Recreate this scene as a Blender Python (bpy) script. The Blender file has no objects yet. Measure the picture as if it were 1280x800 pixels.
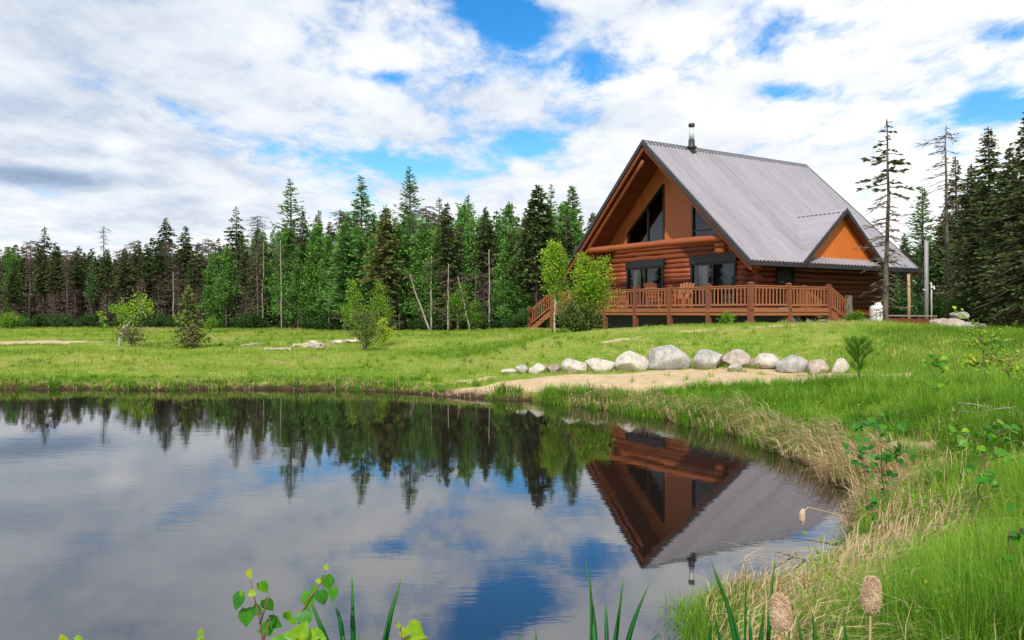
import bpy, bmesh, math, random
import numpy as np
from mathutils import Vector, Matrix
R = math.radians
PI = math.pi
scene = bpy.context.scene
COL = scene.collection
CAMZ = 1.75      # eye height above the pond, metres
F = 1000.0       # focal length in photo pixels (1280 wide)
HY = 390.0       # horizon row in the photo

# ---------------------------------------------------------------- tagging
def tag(o, label=None, cat=None, group=None, kind=None):
    if label: o['label'] = label
    if cat: o['category'] = cat
    if group: o['group'] = group
    if kind: o['kind'] = kind
    return o
def empty(name, loc, label, cat, group=None, rz=0.0):
    o = bpy.data.objects.new(name, None); COL.objects.link(o)
    o.location = loc; o.rotation_euler = (0, 0, rz); o.empty_display_size = .3
    return tag(o, label, cat, group)
def copy_tree(o, parent=None):
    c = o.copy(); COL.objects.link(c)
    if parent is not None: c.parent = parent
    for ch in list(o.children):
        copy_tree(ch, c)
    return c

# ---------------------------------------------------------------- mesh collector
def nrm(a):
    return a / np.maximum(np.linalg.norm(a, axis=-1, keepdims=True), 1e-9)
class MB:
    def __init__(s): s.V = []; s.T = []; s.F = []; s.n = 0
    def add(s, v, f, t=.5):
        v = np.asarray(v, dtype=np.float64).reshape(-1, 3)
        s.V.append(v)
        s.T.append(np.full(len(v), t) if np.isscalar(t) else np.asarray(t, dtype=np.float64))
        if isinstance(f, np.ndarray): s.F.append(f + s.n)
        else:
            by = {}
            for q in f: by.setdefault(len(q), []).append(q)
            for k, qs in by.items(): s.F.append(np.array(qs, dtype=np.int64) + s.n)
        s.n += len(v); return s
    def box(s, lo, hi, M=None, t=.5):
        x0, y0, z0 = lo; x1, y1, z1 = hi
        v = np.array([(x0,y0,z0),(x1,y0,z0),(x1,y1,z0),(x0,y1,z0),(x0,y0,z1),(x1,y0,z1),(x1,y1,z1),(x0,y1,z1)], float)
        if M is not None: v = np.array([M @ Vector(p) for p in v])
        return s.add(v, [(0,3,2,1),(4,5,6,7),(0,1,5,4),(1,2,6,5),(2,3,7,6),(3,0,4,7)], t)
    def beam(s, a, b, w, h, up=(0,0,1), t=.5):
        a = Vector(a); b = Vector(b); d = (b-a); L = d.length; d.normalize()
        upv = Vector(up); sd = d.cross(upv)
        if sd.length < 1e-4: sd = Vector((1,0,0))
        sd.normalize(); u2 = sd.cross(d)
        v = []
        for e in (a, b):
            for i, j in ((-1,-1),(1,-1),(1,1),(-1,1)): v.append(e + sd*(w/2*i) + u2*(h/2*j))
        return s.add(v, [(0,1,2,3),(7,6,5,4),(0,4,5,1),(1,5,6,2),(2,6,7,3),(3,7,4,0)], t)
    def tube(s, pts, rad, n=8, t=.5, cap=True, jit=0, rng=None):
        pts = np.asarray(pts, float); m = len(pts)
        rad = np.full(m, rad) if np.isscalar(rad) else np.asarray(rad, float)
        tan = np.gradient(pts, axis=0); tan = nrm(tan)
        ref = np.array([0,0,1.]) if abs(tan[:,2]).mean() < .8 else np.array([1.,0,0])
        a = nrm(np.cross(tan, ref)); b = np.cross(a, tan)
        ang = np.arange(n)/n*2*PI
        ring = a[:,None,:]*np.cos(ang)[None,:,None] + b[:,None,:]*np.sin(ang)[None,:,None]
        rr = rad[:,None,None]*np.ones((m,n,1))
        if jit and rng is not None: rr = rr*(1+rng.uniform(-jit,jit,(m,n,1)))
        v = (pts[:,None,:] + ring*rr).reshape(-1,3)
        f = []
        i = np.arange(m-1)[:,None]*n; j = np.arange(n)[None,:]; j2 = (j+1) % n
        q = np.stack([i+j, i+j2, i+n+j2, i+n+j], -1).reshape(-1,4)
        s.add(v, q, t)
        if cap:
            k = s.n - m*n
            s.F.append(np.array([[k+x for x in range(n)][::-1]])); s.F.append(np.array([[k+(m-1)*n+x for x in range(n)]]))
        return s
    def kites(s, P, D, L, W, t, rng, flat=0.0):
        """leaf-like quads: base P, direction D, length L, half width W"""
        P = np.asarray(P, float); D = nrm(np.asarray(D, float)); n = len(P)
        if n == 0: return s
        rv = rng.normal(size=(n,3)); rv[:,2] += flat*3
        S = nrm(np.cross(D, rv))
        L = np.broadcast_to(np.asarray(L, float), (n,))[:,None]; W = np.broadcast_to(np.asarray(W, float), (n,))[:,None]
        v = np.stack([P, P+D*L*.45+S*W, P+D*L, P+D*L*.45-S*W], 1).reshape(-1,3)
        q = np.arange(n*4).reshape(n,4)
        t = np.broadcast_to(np.asarray(t, float), (n,))
        return s.add(v, q, np.repeat(t,4))
    def blades(s, P, H, W, lean, az, t, faz=None):
        """grass blades: base quad and tip triangle"""
        n = len(P)
        d = np.stack([np.cos(az), np.sin(az), np.zeros(n)], 1)
        fa = faz if faz is not None else az+PI/2
        sd = np.stack([np.cos(fa), np.sin(fa), np.zeros(n)], 1)
        up = np.array([0,0,1.])
        H = H[:,None]; W = W[:,None]; ln = lean[:,None]
        m1 = P + up*H*.5*np.sqrt(np.maximum(1-(ln*.5)**2,.05)) + d*H*ln*.22
        m2 = P + up*H*np.sqrt(np.maximum(1-(ln)**2,.02))*.97 + d*H*ln
        v = np.stack([P-sd*W*.5, P+sd*W*.5, m1+sd*W*.42, m1-sd*W*.42, m2], 1).reshape(-1,3)
        b = np.arange(n)[:,None]*5
        k = s.n
        s.V.append(v); s.T.append(np.repeat(t,5))
        s.F.append(k + b + np.array([0,1,2,3])); s.F.append(k + b + np.array([3,2,4])); s.n += len(v)
        return s
    def mesh(s, name, smooth=False):
        me = bpy.data.meshes.new(name)
        V = np.concatenate(s.V).astype(np.float32)
        me.vertices.add(len(V)); me.vertices.foreach_set('co', V.ravel())
        li = np.concatenate([f.ravel() for f in s.F]).astype(np.int32)
        tot = np.concatenate([np.full(len(f), f.shape[1]) for f in s.F]).astype(np.int32)
        st = np.concatenate([[0], np.cumsum(tot)[:-1]]).astype(np.int32)
        me.loops.add(len(li)); me.loops.foreach_set('vertex_index', li)
        me.polygons.add(len(tot)); me.polygons.foreach_set('loop_start', st); me.polygons.foreach_set('loop_total', tot)
        me.polygons.foreach_set('use_smooth', np.full(len(tot), bool(smooth)))
        a = me.attributes.new('tint', 'FLOAT', 'POINT')
        a.data.foreach_set('value', np.concatenate(s.T).astype(np.float32))
        me.update(calc_edges=True)
        return me
    def build(s, name, mat, parent=None, smooth=False):
        o = bpy.data.objects.new(name, s.mesh(name, smooth)); COL.objects.link(o)
        o.data.materials.append(mat)
        if parent is not None: o.parent = parent
        return o

# ---------------------------------------------------------------- node helpers
class NT:
    def __init__(s, tree): s.t = tree; s.n = tree.nodes; s.l = tree.links
    def node(s, ty, **kw):
        n = s.n.new(ty)
        for k, v in kw.items(): setattr(n, k, v)
        return n
    def set(s, sock, v):
        if hasattr(v, 'is_linked') or isinstance(v, bpy.types.NodeSocket): s.l.new(v, sock)
        elif v is not None: sock.default_value = v
    def math(s, op, a, b=None, c=None, clamp=False):
        n = s.node('ShaderNodeMath', operation=op, use_clamp=clamp)
        s.set(n.inputs[0], a)
        if b is not None: s.set(n.inputs[1], b)
        if c is not None: s.set(n.inputs[2], c)
        return n.outputs[0]
    def mix(s, f, a, b, blend='MIX'):
        n = s.node('ShaderNodeMix', data_type='RGBA', blend_type=blend)
        s.set(n.inputs[0], f); s.set(n.inputs[6], a); s.set(n.inputs[7], b)
        return n.outputs[2]
    def noise(s, vec, scale, detail=4, rough=.55, dist=0.0):
        n = s.node('ShaderNodeTexNoise'); n.inputs['Scale'].default_value = scale
        n.inputs['Detail'].default_value = detail; n.inputs['Roughness'].default_value = rough
        n.inputs['Distortion'].default_value = dist
        if vec is not None: s.l.new(vec, n.inputs['Vector'])
        return n.outputs['Fac']
    def ramp(s, f, stops, interp='LINEAR'):
        n = s.node('ShaderNodeValToRGB'); n.color_ramp.interpolation = interp
        el = n.color_ramp.elements
        while len(el) < len(stops): el.new(.5)
        for e, (p, c) in zip(el, stops):
            e.position = p; e.color = c if len(c) == 4 else (*c, 1)
        s.set(n.inputs[0], f); return n.outputs[0]
    def map(s, f, a, b, c=0.0, d=1.0, smooth=True):
        n = s.node('ShaderNodeMapRange', interpolation_type='SMOOTHSTEP' if smooth else 'LINEAR')
        s.set(n.inputs[0], f); n.inputs[1].default_value = a; n.inputs[2].default_value = b
        n.inputs[3].default_value = c; n.inputs[4].default_value = d
        return n.outputs[0]
    def scaled(s, vec, sc, rot=(0,0,0)):
        n = s.node('ShaderNodeMapping'); s.l.new(vec, n.inputs[0]); n.inputs['Scale'].default_value = sc
        n.inputs['Rotation'].default_value = rot
        return n.outputs[0]
    def attr(s, name):
        return s.node('ShaderNodeAttribute', attribute_name=name).outputs['Fac']
def c4(c): return (c[0], c[1], c[2], 1)
def new_mat(name):
    m = bpy.data.materials.new(name); m.use_nodes = True
    T = NT(m.node_tree); b = m.node_tree.nodes['Principled BSDF']
    return m, T, b
def coords(T, kind='Object'):
    return T.node('ShaderNodeTexCoord').outputs[kind]
def bump(T, b, h, strength, dist):
    n = T.node('ShaderNodeBump'); n.inputs['Strength'].default_value = strength; n.inputs['Distance'].default_value = dist
    T.l.new(h, n.inputs['Height']); T.l.new(n.outputs[0], b.inputs['Normal'])
def simple(name, col, rough=.6, var=.25, scale=6, metal=0, bmp=0.0, stretch=(1,1,1), col2=None, spec=None):
    m, T, b = new_mat(name)
    v = T.scaled(coords(T), stretch)
    f = T.noise(v, scale, 5)
    lo = tuple(x*(1-var) for x in col); hi = col2 if col2 else tuple(min(1, x*(1+var)) for x in col)
    T.l.new(T.ramp(f, [(.3, lo), (.7, hi)]), b.inputs['Base Color'])
    b.inputs['Roughness'].default_value = rough; b.inputs['Metallic'].default_value = metal
    if spec is not None: b.inputs['Specular IOR Level'].default_value = spec
    if bmp: bump(T, b, f, bmp, .02)
    return m
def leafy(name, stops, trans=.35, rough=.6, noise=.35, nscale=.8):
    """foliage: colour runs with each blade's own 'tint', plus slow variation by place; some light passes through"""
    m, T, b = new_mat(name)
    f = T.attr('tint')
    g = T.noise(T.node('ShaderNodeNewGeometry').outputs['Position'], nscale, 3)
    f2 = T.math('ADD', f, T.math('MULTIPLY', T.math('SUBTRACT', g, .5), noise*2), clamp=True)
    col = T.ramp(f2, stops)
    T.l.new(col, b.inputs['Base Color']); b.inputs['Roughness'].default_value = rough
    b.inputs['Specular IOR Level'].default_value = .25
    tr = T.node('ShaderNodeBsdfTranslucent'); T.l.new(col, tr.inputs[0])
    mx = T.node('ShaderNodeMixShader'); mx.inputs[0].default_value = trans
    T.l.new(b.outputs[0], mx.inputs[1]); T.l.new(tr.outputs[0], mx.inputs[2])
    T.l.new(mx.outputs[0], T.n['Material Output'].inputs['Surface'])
    return m

# ---------------------------------------------------------------- pond shore and terrain
def on_plane(px, py, z=0.0):
    D = (CAMZ-z)*F/(py-HY); return ((px-640)/F*D, D)
def at(px, py, Y):
    return np.array([(px-640)/F*Y, Y, CAMZ-(py-HY)/F*Y])
shore_px = [(-400,486),(-100,488),(0,487),(100,487),(200,488),(300,487),(400,487),(480,490),(520,492),(600,498),(680,503),
            (750,511),(820,522),(880,536),(930,552),(975,570),(1010,590),(1042,612),(1064,635),(1070,657),(1060,680),
            (1038,702),(1008,722),(968,742),(932,752),(902,762),(888,785),(884,815),(872,850),(855,900)]
POLY = np.array([on_plane(*p) for p in shore_px] + [(-.2,2.75),(-3,2.6),(-8,2.5),(-20,3),(-34,8),(-34,18)])
def poly_sd(x, y, poly):
    """signed distance, positive outside"""
    x = np.asarray(x, float); y = np.asarray(y, float)
    best = np.full(x.shape, 1e9); inside = np.zeros(x.shape, bool)
    n = len(poly)
    for i in range(n):
        ax, ay = poly[i]; bx, by = poly[(i+1) % n]
        ex, ey = bx-ax, by-ay
        t = np.clip(((x-ax)*ex+(y-ay)*ey)/(ex*ex+ey*ey), 0, 1)
        best = np.minimum(best, (x-ax-t*ex)**2+(y-ay-t*ey)**2)
        c = ((ay > y) != (by > y))
        with np.errstate(divide='ignore', invalid='ignore'):
            xi = (bx-ax)*(y-ay)/(by-ay if by != ay else 1e-9)+ax
        inside ^= c & (x < xi)
    return np.where(inside, -1, 1)*np.sqrt(best)
def wob(x, y, s, seed=0):
    """cheap smooth noise -1..1"""
    a = np.sin(x*s*1.0+seed*1.7+1.3*np.sin(y*s*.7+seed)) + np.sin(y*s*1.13+seed*2.3+1.1*np.sin(x*s*.83-seed))
    b = np.sin((x+y)*s*1.9+seed*.7)*.5 + np.sin((x-y)*s*2.3-seed*1.1)*.5
    return (a+b)/3
CP = np.array([  # x, y, ground height above the pond
 (-19,20,.28),(-12,20,.26),(-7,20,.27),(-3,19,.28),(-16,27,.42),(-9,27,.42),(-3,26,.45),(-25,40,.55),(-12,40,.58),(-3,40,.66),
 (-35,55,.62),(-20,56,.62),(-8,52,.68),(0,46,.85),(-1,34,.72),(2,30,.82),(3,36,1.05),(1,38,1.05),(-60,70,.7),(0,80,.9),(-40,100,.8),
 (0,19,.40),(0,17.2,.30),(3,18,.52),(6,18,.55),(8,17.5,.54),(7.2,16,.48),(6.2,16.4,.48),(1,16,.34),(4,15.5,.42),(6,14.5,.42),(3,21,.74),(6,21.5,1.10),(7,23,1.55),(8.4,23,1.62),(7.8,22.2,1.55),(5,24,1.2),(10,24,1.30),(6.0,24.5,1.3),
 (4,28,1.12),(7,26,1.3),(9,27,1.33),(12,29,1.3),(15,33,1.3),(10,40,1.3),(20,40,1.25),(4,34,1.15),
 (13,24,1.12),(15.5,28,1.14),(20,30,1.15),(25,42,1.2),(35,60,1.2),(10,18,.85),(13,20,.98),(18,22,1.05),(30,30,1.1),(8,14,.50),(10,12,.85),
 (7,10,.72),(5,8.6,.60),(4.2,11,.48),(3.6,6,.50),(5,5,.62),(3,4.2,.42),(2.2,3.2,.40),(7,5,.75),(0,1.2,.35),(-4,1,.35),(4,1,.5),(0,-4,.6),(-10,-2,.5),(10,-4,.9),(12,8,.95),(20,12,1.1)])
CH = np.clip(np.hypot(CP[:,0], CP[:,1]-0)*.09, .9, 9)
def terrain(x, y):
    num = np.zeros(x.shape); den = np.zeros(x.shape)
    for (cx, cy, cz), h in zip(CP, CH):
        d2 = (x-cx)**2+(y-cy)**2
        w = np.exp(-d2/(2*h*h))/h + 1e-4/(1+d2/(h*h))
        num += w*cz; den += w
    return num/den
def smooth01(t): t = np.clip(t, 0, 1); return t*t*(3-2*t)
def shore_d(x, y):
    return poly_sd(x, y, POLY) + .12*wob(x,y,1.7,3) + .09*wob(x,y,4.3,5) + .03*wob(x,y,13,7)
def ground_z(x, y, d=None):
    x = np.asarray(x, float); y = np.asarray(y, float)
    if d is None: d = shore_d(x, y)
    T = terrain(x, y)
    lip = np.minimum(.14+.06*wob(x,y,.9,12), T*.75)
    land = lip*smooth01((d+.02)/.28) + (T-lip)*smooth01(d/2.4) - .02
    land = land + (.035*wob(x,y,1.3,1)+.02*wob(x,y,3.7,2)+.008*wob(x,y,11,4))*smooth01(d/1.0)
    bed = -.7*smooth01(-d/2.5)-.03
    return np.where(d > 0, land, bed)
def gz(x, y): return float(ground_z(np.array([x]), np.array([y]))[0])
SAND = np.array([(-2.3,15.7),(-1.6,16.9),(-.3,17.4),(1.8,17.6),(4.6,17.6),(6.4,16.8),(7.9,15.9),(7.6,14.5),(5.8,13.8),(4.2,14.2),(2.6,14.8),(1.0,15.8),(-.3,16.1),(-1.0,15.8),(-1.3,15.4),(-2.0,15.2)])
def sand_d(x, y): return poly_sd(x, y, SAND) + .22*wob(x,y,1.9,9)
def patch(x, y, cx, cy, rx, ry): return 1-np.sqrt(((x-cx)/rx)**2+((y-cy)/ry)**2) + .3*wob(x,y,1.5,int(cx)+20)
BARE = [(-20,33,5.5,1.6),(7.6,22.6,1.5,.6),(5.0,22.2,.9,.5),(-5.5,36,3.2,.8),(-1.5,42,2.6,1.0),(4.4,11.9,.5,.25),(4.3,8.6,.35,.7),(3.0,22,.8,.35),(-1.2,17.8,2.0,.5),(8.0,12.5,.7,.5),(7.4,10.6,.6,.5)]
def bare(x, y):
    b = smooth01(-sand_d(x,y)/.25)
    for p in BARE: b = np.maximum(b, .8*smooth01((patch(x,y,*p)+.25*wob(x,y,4.3,77)+.2*wob(x,y,9.1,78))*1.3))
    return b

def grid_mesh():
    def axis(segs):
        out = []
        for a, b, st in segs: out += list(np.arange(a, b, st))
        return np.array(out)
    def far(sgn, a, b): return sgn*np.geomspace(a, b, 14)
    xs = np.concatenate([far(-1,30,900)[::-1], axis([(-29.5,-14,.4),(-14,14,.125),(14,30,.4)]), far(1,30,900)])
    ys = np.concatenate([far(-1,12,900)[::-1], axis([(-11,2,.5),(2,20,.1),(20,32,.2),(32,60,.5)]), np.geomspace(60,900,16)])
    X, Y = np.meshgrid(xs, ys)
    d = shore_d(X, Y)
    Z = ground_z(X, Y, d)
    m = MB()
    nx, ny = len(xs), len(ys)
    i = np.arange(ny-1)[:,None]*nx; j = np.arange(nx-1)[None,:]
    q = np.stack([i+j, i+j+1, i+nx+j+1, i+nx+j], -1).reshape(-1,4)
    m.add(np.stack([X.ravel(), Y.ravel(), Z.ravel()], 1), q, .5)
    me = m.mesh('ground', True)
    a = me.attributes.new('bare', 'FLOAT', 'POINT'); a.data.foreach_set('value', bare(X,Y).ravel().astype(np.float32))
    a = me.attributes.new('shore', 'FLOAT', 'POINT'); a.data.foreach_set('value', d.ravel().astype(np.float32))
    wood = smooth01((Y-(50+wob(X,Y,.3,2)*1.5))/3)
    a = me.attributes.new('wood', 'FLOAT', 'POINT'); a.data.foreach_set('value', wood.ravel().astype(np.float32))
    return me
def mat_ground():
    m, T, b = new_mat('meadow_soil')
    p = coords(T)
    n1 = T.noise(p, .6, 5, .6); n2 = T.noise(p, 4.5, 6, .65); n3 = T.noise(p, 40, 3, .6)
    g = T.math('ADD', T.math('MULTIPLY', n1, .45), T.math('MULTIPLY', n2, .55))
    grass = T.ramp(g, [(.33,(.07,.15,.014)),(.45,(.14,.24,.025)),(.54,(.26,.29,.06)),(.66,(.38,.31,.13))])
    sand = T.ramp(T.math('ADD', T.math('MULTIPLY', n2, .7), T.math('MULTIPLY', n3, .3)), [(.3,(.38,.27,.15)),(.7,(.60,.47,.30))])
    bs = T.map(T.math('ADD', T.attr('bare'), T.math('MULTIPLY', T.math('SUBTRACT', n2, .5), .9)), .35, .65)
    c = T.mix(bs, grass, sand)
    mud = T.ramp(n2, [(.3,(.022,.015,.009)),(.7,(.085,.058,.032))])
    c = T.mix(T.map(T.math('ADD', T.attr('shore'), T.math('MULTIPLY', n2, .3)), .22, .5, 1, 0), c, mud)
    needle = T.ramp(n2, [(.3,(.03,.028,.012)),(.7,(.08,.06,.03))])
    c = T.mix(T.attr('wood'), c, needle)
    T.l.new(c, b.inputs['Base Color']); b.inputs['Roughness'].default_value = .95
    b.inputs['Specular IOR Level'].default_value = .1
    bump(T, b, T.math('ADD', n2, T.math('MULTIPLY', n3, .4)), .8, .06)
    return m
g = bpy.data.objects.new('ground', grid_mesh()); COL.objects.link(g); g.data.materials.append(mat_ground()); tag(g, kind='structure')

def mat_water():
    m, T, b = new_mat('pond_water')
    p = coords(T)
    b.inputs['Base Color'].default_value = (.012,.009,.008,1)
    b.inputs['Roughness'].default_value = .015
    b.inputs['IOR'].default_value = 2.5
    r1 = T.noise(T.scaled(p, (1.1,3.2,1), (0,0,R(8))), 1.5, 3, .5, .3)
    r2 = T.noise(T.scaled(p, (2.0,5.0,1), (0,0,R(-20))), 5.0, 2, .5)
    patchy = T.map(T.noise(p, .35, 2), .38, .62, .25, 1.0)
    h = T.math('MULTIPLY', T.math('ADD', r1, T.math('MULTIPLY', r2, .22)), patchy)
    bump(T, b, h, .085, .012)
    return m
w = MB(); w.add([(-36,-.0,0),(6,-.0,0),(6,24,0),(-36,24,0)], [(0,1,2,3)])
tag(w.build('water', mat_water()), kind='structure')

# ---------------------------------------------------------------- camera, sun, sky
cam = bpy.data.cameras.new('camera'); co = bpy.data.objects.new('camera', cam); COL.objects.link(co)
co.location = (0,0,CAMZ); co.rotation_euler = (R(90),0,0)
cam.sensor_width = 36; cam.lens = 36*F/1280; cam.shift_y = -10/1280; cam.clip_end = 3000; cam.clip_start = .05
scene.camera = co
SUN_AZ = R(192)   # compass bearing the light comes from, +Y is 0, clockwise
SUN_EL = R(44)
sl = bpy.data.lights.new('sun', 'SUN'); so = bpy.data.objects.new('sun', sl); COL.objects.link(so)
sl.energy = 3.6; sl.angle = R(1.2); sl.color = (1,.95,.87)
sd = Vector((math.sin(SUN_AZ)*math.cos(SUN_EL), math.cos(SUN_AZ)*math.cos(SUN_EL), math.sin(SUN_EL)))
so.rotation_euler = sd.to_track_quat('Z','Y').to_euler(); so.location = (0,-10,20)

def make_world():
    wd = bpy.data.worlds.new('World'); scene.world = wd; wd.use_nodes = True
    T = NT(wd.node_tree); bg = wd.node_tree.nodes['Background']
    sky = T.node('ShaderNodeTexSky', sky_type='NISHITA'); sky.sun_disc = False
    sky.sun_elevation = SUN_EL; sky.sun_rotation = SUN_AZ; sky.altitude = 300
    sky.air_density = 1.0; sky.dust_density = .3; sky.ozone_density = 2.0
    d = coords(T, 'Generated')
    sep = T.node('ShaderNodeSeparateXYZ'); T.l.new(d, sep.inputs[0])
    x, y, z = sep.outputs
    az = T.math('ARCTAN2', x, y); el = T.math('ARCSINE', T.math('ABSOLUTE', z))
    # cloud layer seen in perspective
    zz = T.math('ADD', T.math('ABSOLUTE', z), .16)
    cmb = T.node('ShaderNodeCombineXYZ')
    T.l.new(T.math('DIVIDE', x, zz), cmb.inputs[0]); T.l.new(T.math('DIVIDE', y, zz), cmb.inputs[1])
    pv = cmb.outputs[0]
    big = T.noise(T.scaled(pv, (1.0,.75,1), (0,0,R(28))), 1.05, 6, .56, .12)
    fine = T.noise(T.scaled(pv, (1.2,.8,1), (0,0,R(28))), 5.0, 7, .64, .2)
    shade = T.noise(T.scaled(pv, (.9,1.1,1), (0,0,R(15))), 1.7, 5, .52, .25)
    def blob(px, py, rx, ry, rot=0.0):
        a0 = math.atan((px-640)/F); e0 = math.atan((HY-py)/F*math.cos(a0))
        dx = T.math('SUBTRACT', az, a0); dy = T.math('SUBTRACT', el, e0)
        c, s_ = math.cos(rot), math.sin(rot)
        u = T.math('DIVIDE', T.math('ADD', T.math('MULTIPLY', dx, c), T.math('MULTIPLY', dy, s_)), rx/F)
        v = T.math('DIVIDE', T.math('SUBTRACT', T.math('MULTIPLY', dy, c), T.math('MULTIPLY', dx, s_)), ry/F)
        r2 = T.math('ADD', T.math('MULTIPLY', u, u), T.math('MULTIPLY', v, v))
        return T.math('EXPONENT', T.math('MULTIPLY', r2, -1.0))
    dens = T.math('ADD', T.math('MULTIPLY', big, .42), T.math('MULTIPLY', fine, .58))
    dens = T.math('ADD', dens, .14)
    holes = [(625,20,70,36,-.35,.40),(735,82,34,36,-.6,.17),(655,178,70,22,.15,.20),(60,190,130,40,0,-.16),(240,110,160,60,0,-.05),(860,170,120,60,0,-.06),(1235,138,60,22,.1,.26),(990,116,55,13,-.1,.2),
             (500,50,120,30,-.4,.05),(930,70,90,30,0,.10),(1020,30,70,20,0,.08),(480,96,30,8,0,.14),(70,215,90,14,0,.04),(300,175,150,26,-.3,.13),(480,205,110,20,-.2,.13),
             (1080,-5,90,14,0,.10),(1260,40,30,12,0,.14),(560,205,120,22,0,.10), (640,-90,120,40,0,.1)]
    for (px,py,rx,ry,ro,am) in holes:
        dens = T.math('SUBTRACT', dens, T.math('MULTIPLY', blob(px,py,rx,ry,ro), am))
    cov = T.map(dens, .41, .63)
    # brightness of the cloud itself: whiter at right and near the horizon, greyer overhead left
    leftdark = T.map(az, -.75, .05, 1, 0)
    low = T.map(el, .0, .20, 1, 0)
    br = T.math('ADD', T.map(shade, .30, .70, -.15, .11), T.map(fine, .25, .75, -.11, .09))
    br = T.math('ADD', br, .80)
    br = T.math('SUBTRACT', br, T.math('MULTIPLY', T.math('MULTIPLY', leftdark, .08), T.math('SUBTRACT', 1.0, T.math('MULTIPLY', low, .8))))
    br = T.math('ADD', br, T.math('MULTIPLY', T.map(az, -.1, .5), .20))
    br = T.math('ADD', br, T.math('MULTIPLY', low, .12))
    # the flat-based cloud low at the left
    br = T.math('SUBTRACT', br, T.math('MULTIPLY', blob(60,222,95,11), .38))
    br = T.math('ADD', br, T.math('MULTIPLY', blob(75,203,80,9), .18))
    br = T.math('ADD', br, T.math('MULTIPLY', blob(143,183,20,10), .22))
    ccol = T.ramp(br, [(.1,(.27,.38,.58)),(.45,(.50,.63,.84)),(.75,(.82,.88,.97)),(1,(1.0,1.0,1.0))])
    cl = T.node('ShaderNodeVectorMath', operation='SCALE'); T.l.new(ccol, cl.inputs[0])
    T.l.new(T.map(br, .4, 1.15, 6.7, 9.5, False), cl.inputs['Scale'])
    hs = T.node('ShaderNodeHueSaturation'); hs.inputs['Saturation'].default_value = 1.45; hs.inputs['Value'].default_value = 1.5
    T.l.new(sky.outputs[0], hs.inputs['Color'])
    col = T.mix(cov, hs.outputs[0], cl.outputs[0])
    T.l.new(col, bg.inputs[0]); bg.inputs[1].default_value = .10
make_world()
scene.view_settings.view_transform = 'Standard'; scene.view_settings.look = 'None'
scene.view_settings.exposure = .30; scene.view_settings.gamma = 1
scene.render.engine = 'CYCLES'
scene.cycles.max_bounces = 8; scene.cycles.diffuse_bounces = 3; scene.cycles.glossy_bounces = 4; scene.cycles.transparent_max_bounces = 8
scene.cycles.sample_clamp_indirect = 6
# ================================================================ THE CABIN
rng = np.random.default_rng(5)
def mat_log(name, lo, hi, rough=.5):
    m, T, b = new_mat(name)
    p = coords(T)
    f = T.noise(p, 1.3, 4, .6); g2 = T.noise(T.scaled(p, (1,1,6)), 5, 5, .65)
    s = T.math('ADD', T.math('MULTIPLY', T.attr('tint'), .5), T.math('MULTIPLY', T.math('ADD', f, g2), .28))
    kn = T.noise(T.scaled(p, (2.2,2.2,5)), 2.4, 3, .5)
    c = T.ramp(s, [(.25, lo), (.75, hi)])
    c = T.mix(T.map(kn, .66, .76, 0, .65), c, (lo[0]*.35, lo[1]*.35, lo[2]*.4, 1))
    T.l.new(c, b.inputs['Base Color'])
    b.inputs['Roughness'].default_value = rough
    bump(T, b, g2, .35, .01)
    return m
M_log = mat_log('stained_log', (.15,.034,.012), (.34,.084,.027), .62)
M_logd = mat_log('shade_toned_log', (.085,.018,.008), (.19,.042,.016))  # log stain darkened: the shade under the side eave is in the colour
M_rail = mat_log('deck_cedar', (.19,.064,.028), (.38,.135,.056), .7)
M_post = mat_log('deck_post_wood', (.13,.038,.018), (.24,.075,.036), .6)
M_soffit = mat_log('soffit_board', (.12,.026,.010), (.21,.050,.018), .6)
def mat_panel(name, lo, hi):
    m, T, b = new_mat(name)
    p = coords(T)
    wv = T.node('ShaderNodeTexWave', wave_type='BANDS', bands_direction='DIAGONAL')
    f = T.noise(T.scaled(p, (7,7,.5)), 3, 4, .6)
    g2 = T.noise(p, .7, 3)
    T.l.new(T.ramp(T.math('ADD', T.math('MULTIPLY', f, .6), T.math('MULTIPLY', g2, .4)), [(.3, lo), (.7, hi)]), b.inputs['Base Color'])
    b.inputs['Roughness'].default_value = .55
    bump(T, b, f, .3, .006)
    return m
M_panel = mat_panel('gable_board', (.41,.105,.032), (.53,.155,.052))
M_panel2 = mat_panel('dormer_board', (.50,.115,.016), (.66,.18,.030))
def mat_roof():
    m, T, b = new_mat('ribbed_steel')
    p = coords(T)
    f = T.noise(T.scaled(p, (6,.5,.5)), 1.2, 4, .6); s = T.noise(p, 14, 4, .6)
    v = T.math('ADD', T.math('MULTIPLY', f, .6), T.math('MULTIPLY', s, .4))
    sx = T.node('ShaderNodeSeparateXYZ'); T.l.new(p, sx.inputs[0])
    wn = T.node('ShaderNodeTexWhiteNoise', noise_dimensions='1D'); T.l.new(T.math('FLOOR', T.math('MULTIPLY', sx.outputs[0], 1.25)), wn.inputs['W'])
    v = T.math('ADD', v, T.math('MULTIPLY', T.math('SUBTRACT', wn.outputs[0], .5), .16))
    T.l.new(T.ramp(v, [(.3,(.30,.285,.31)),(.7,(.43,.41,.44))]), b.inputs['Base Color'])
    b.inputs['Metallic'].default_value = .35; b.inputs['Roughness'].default_value = .42
    bump(T, b, s, .12, .004)
    return m
M_roof = mat_roof()
M_trim = simple('dark_steel_trim', (.035,.033,.036), .45, .2, 5)
M_frame = simple('black_window_frame', (.012,.012,.013), .35, .2, 5)
M_conc = simple('grey_foundation', (.30,.30,.29), .9, .25, 9, bmp=.4)
M_dark = simple('unlit_room', (.035,.028,.022), .8, .3, 2)
M_curt = simple('pale_curtain', (.62,.55,.48), .9, .2, 12, stretch=(9,9,.3))
M_white = simple('white_paint', (.72,.72,.70), .4, .08, 4)
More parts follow.
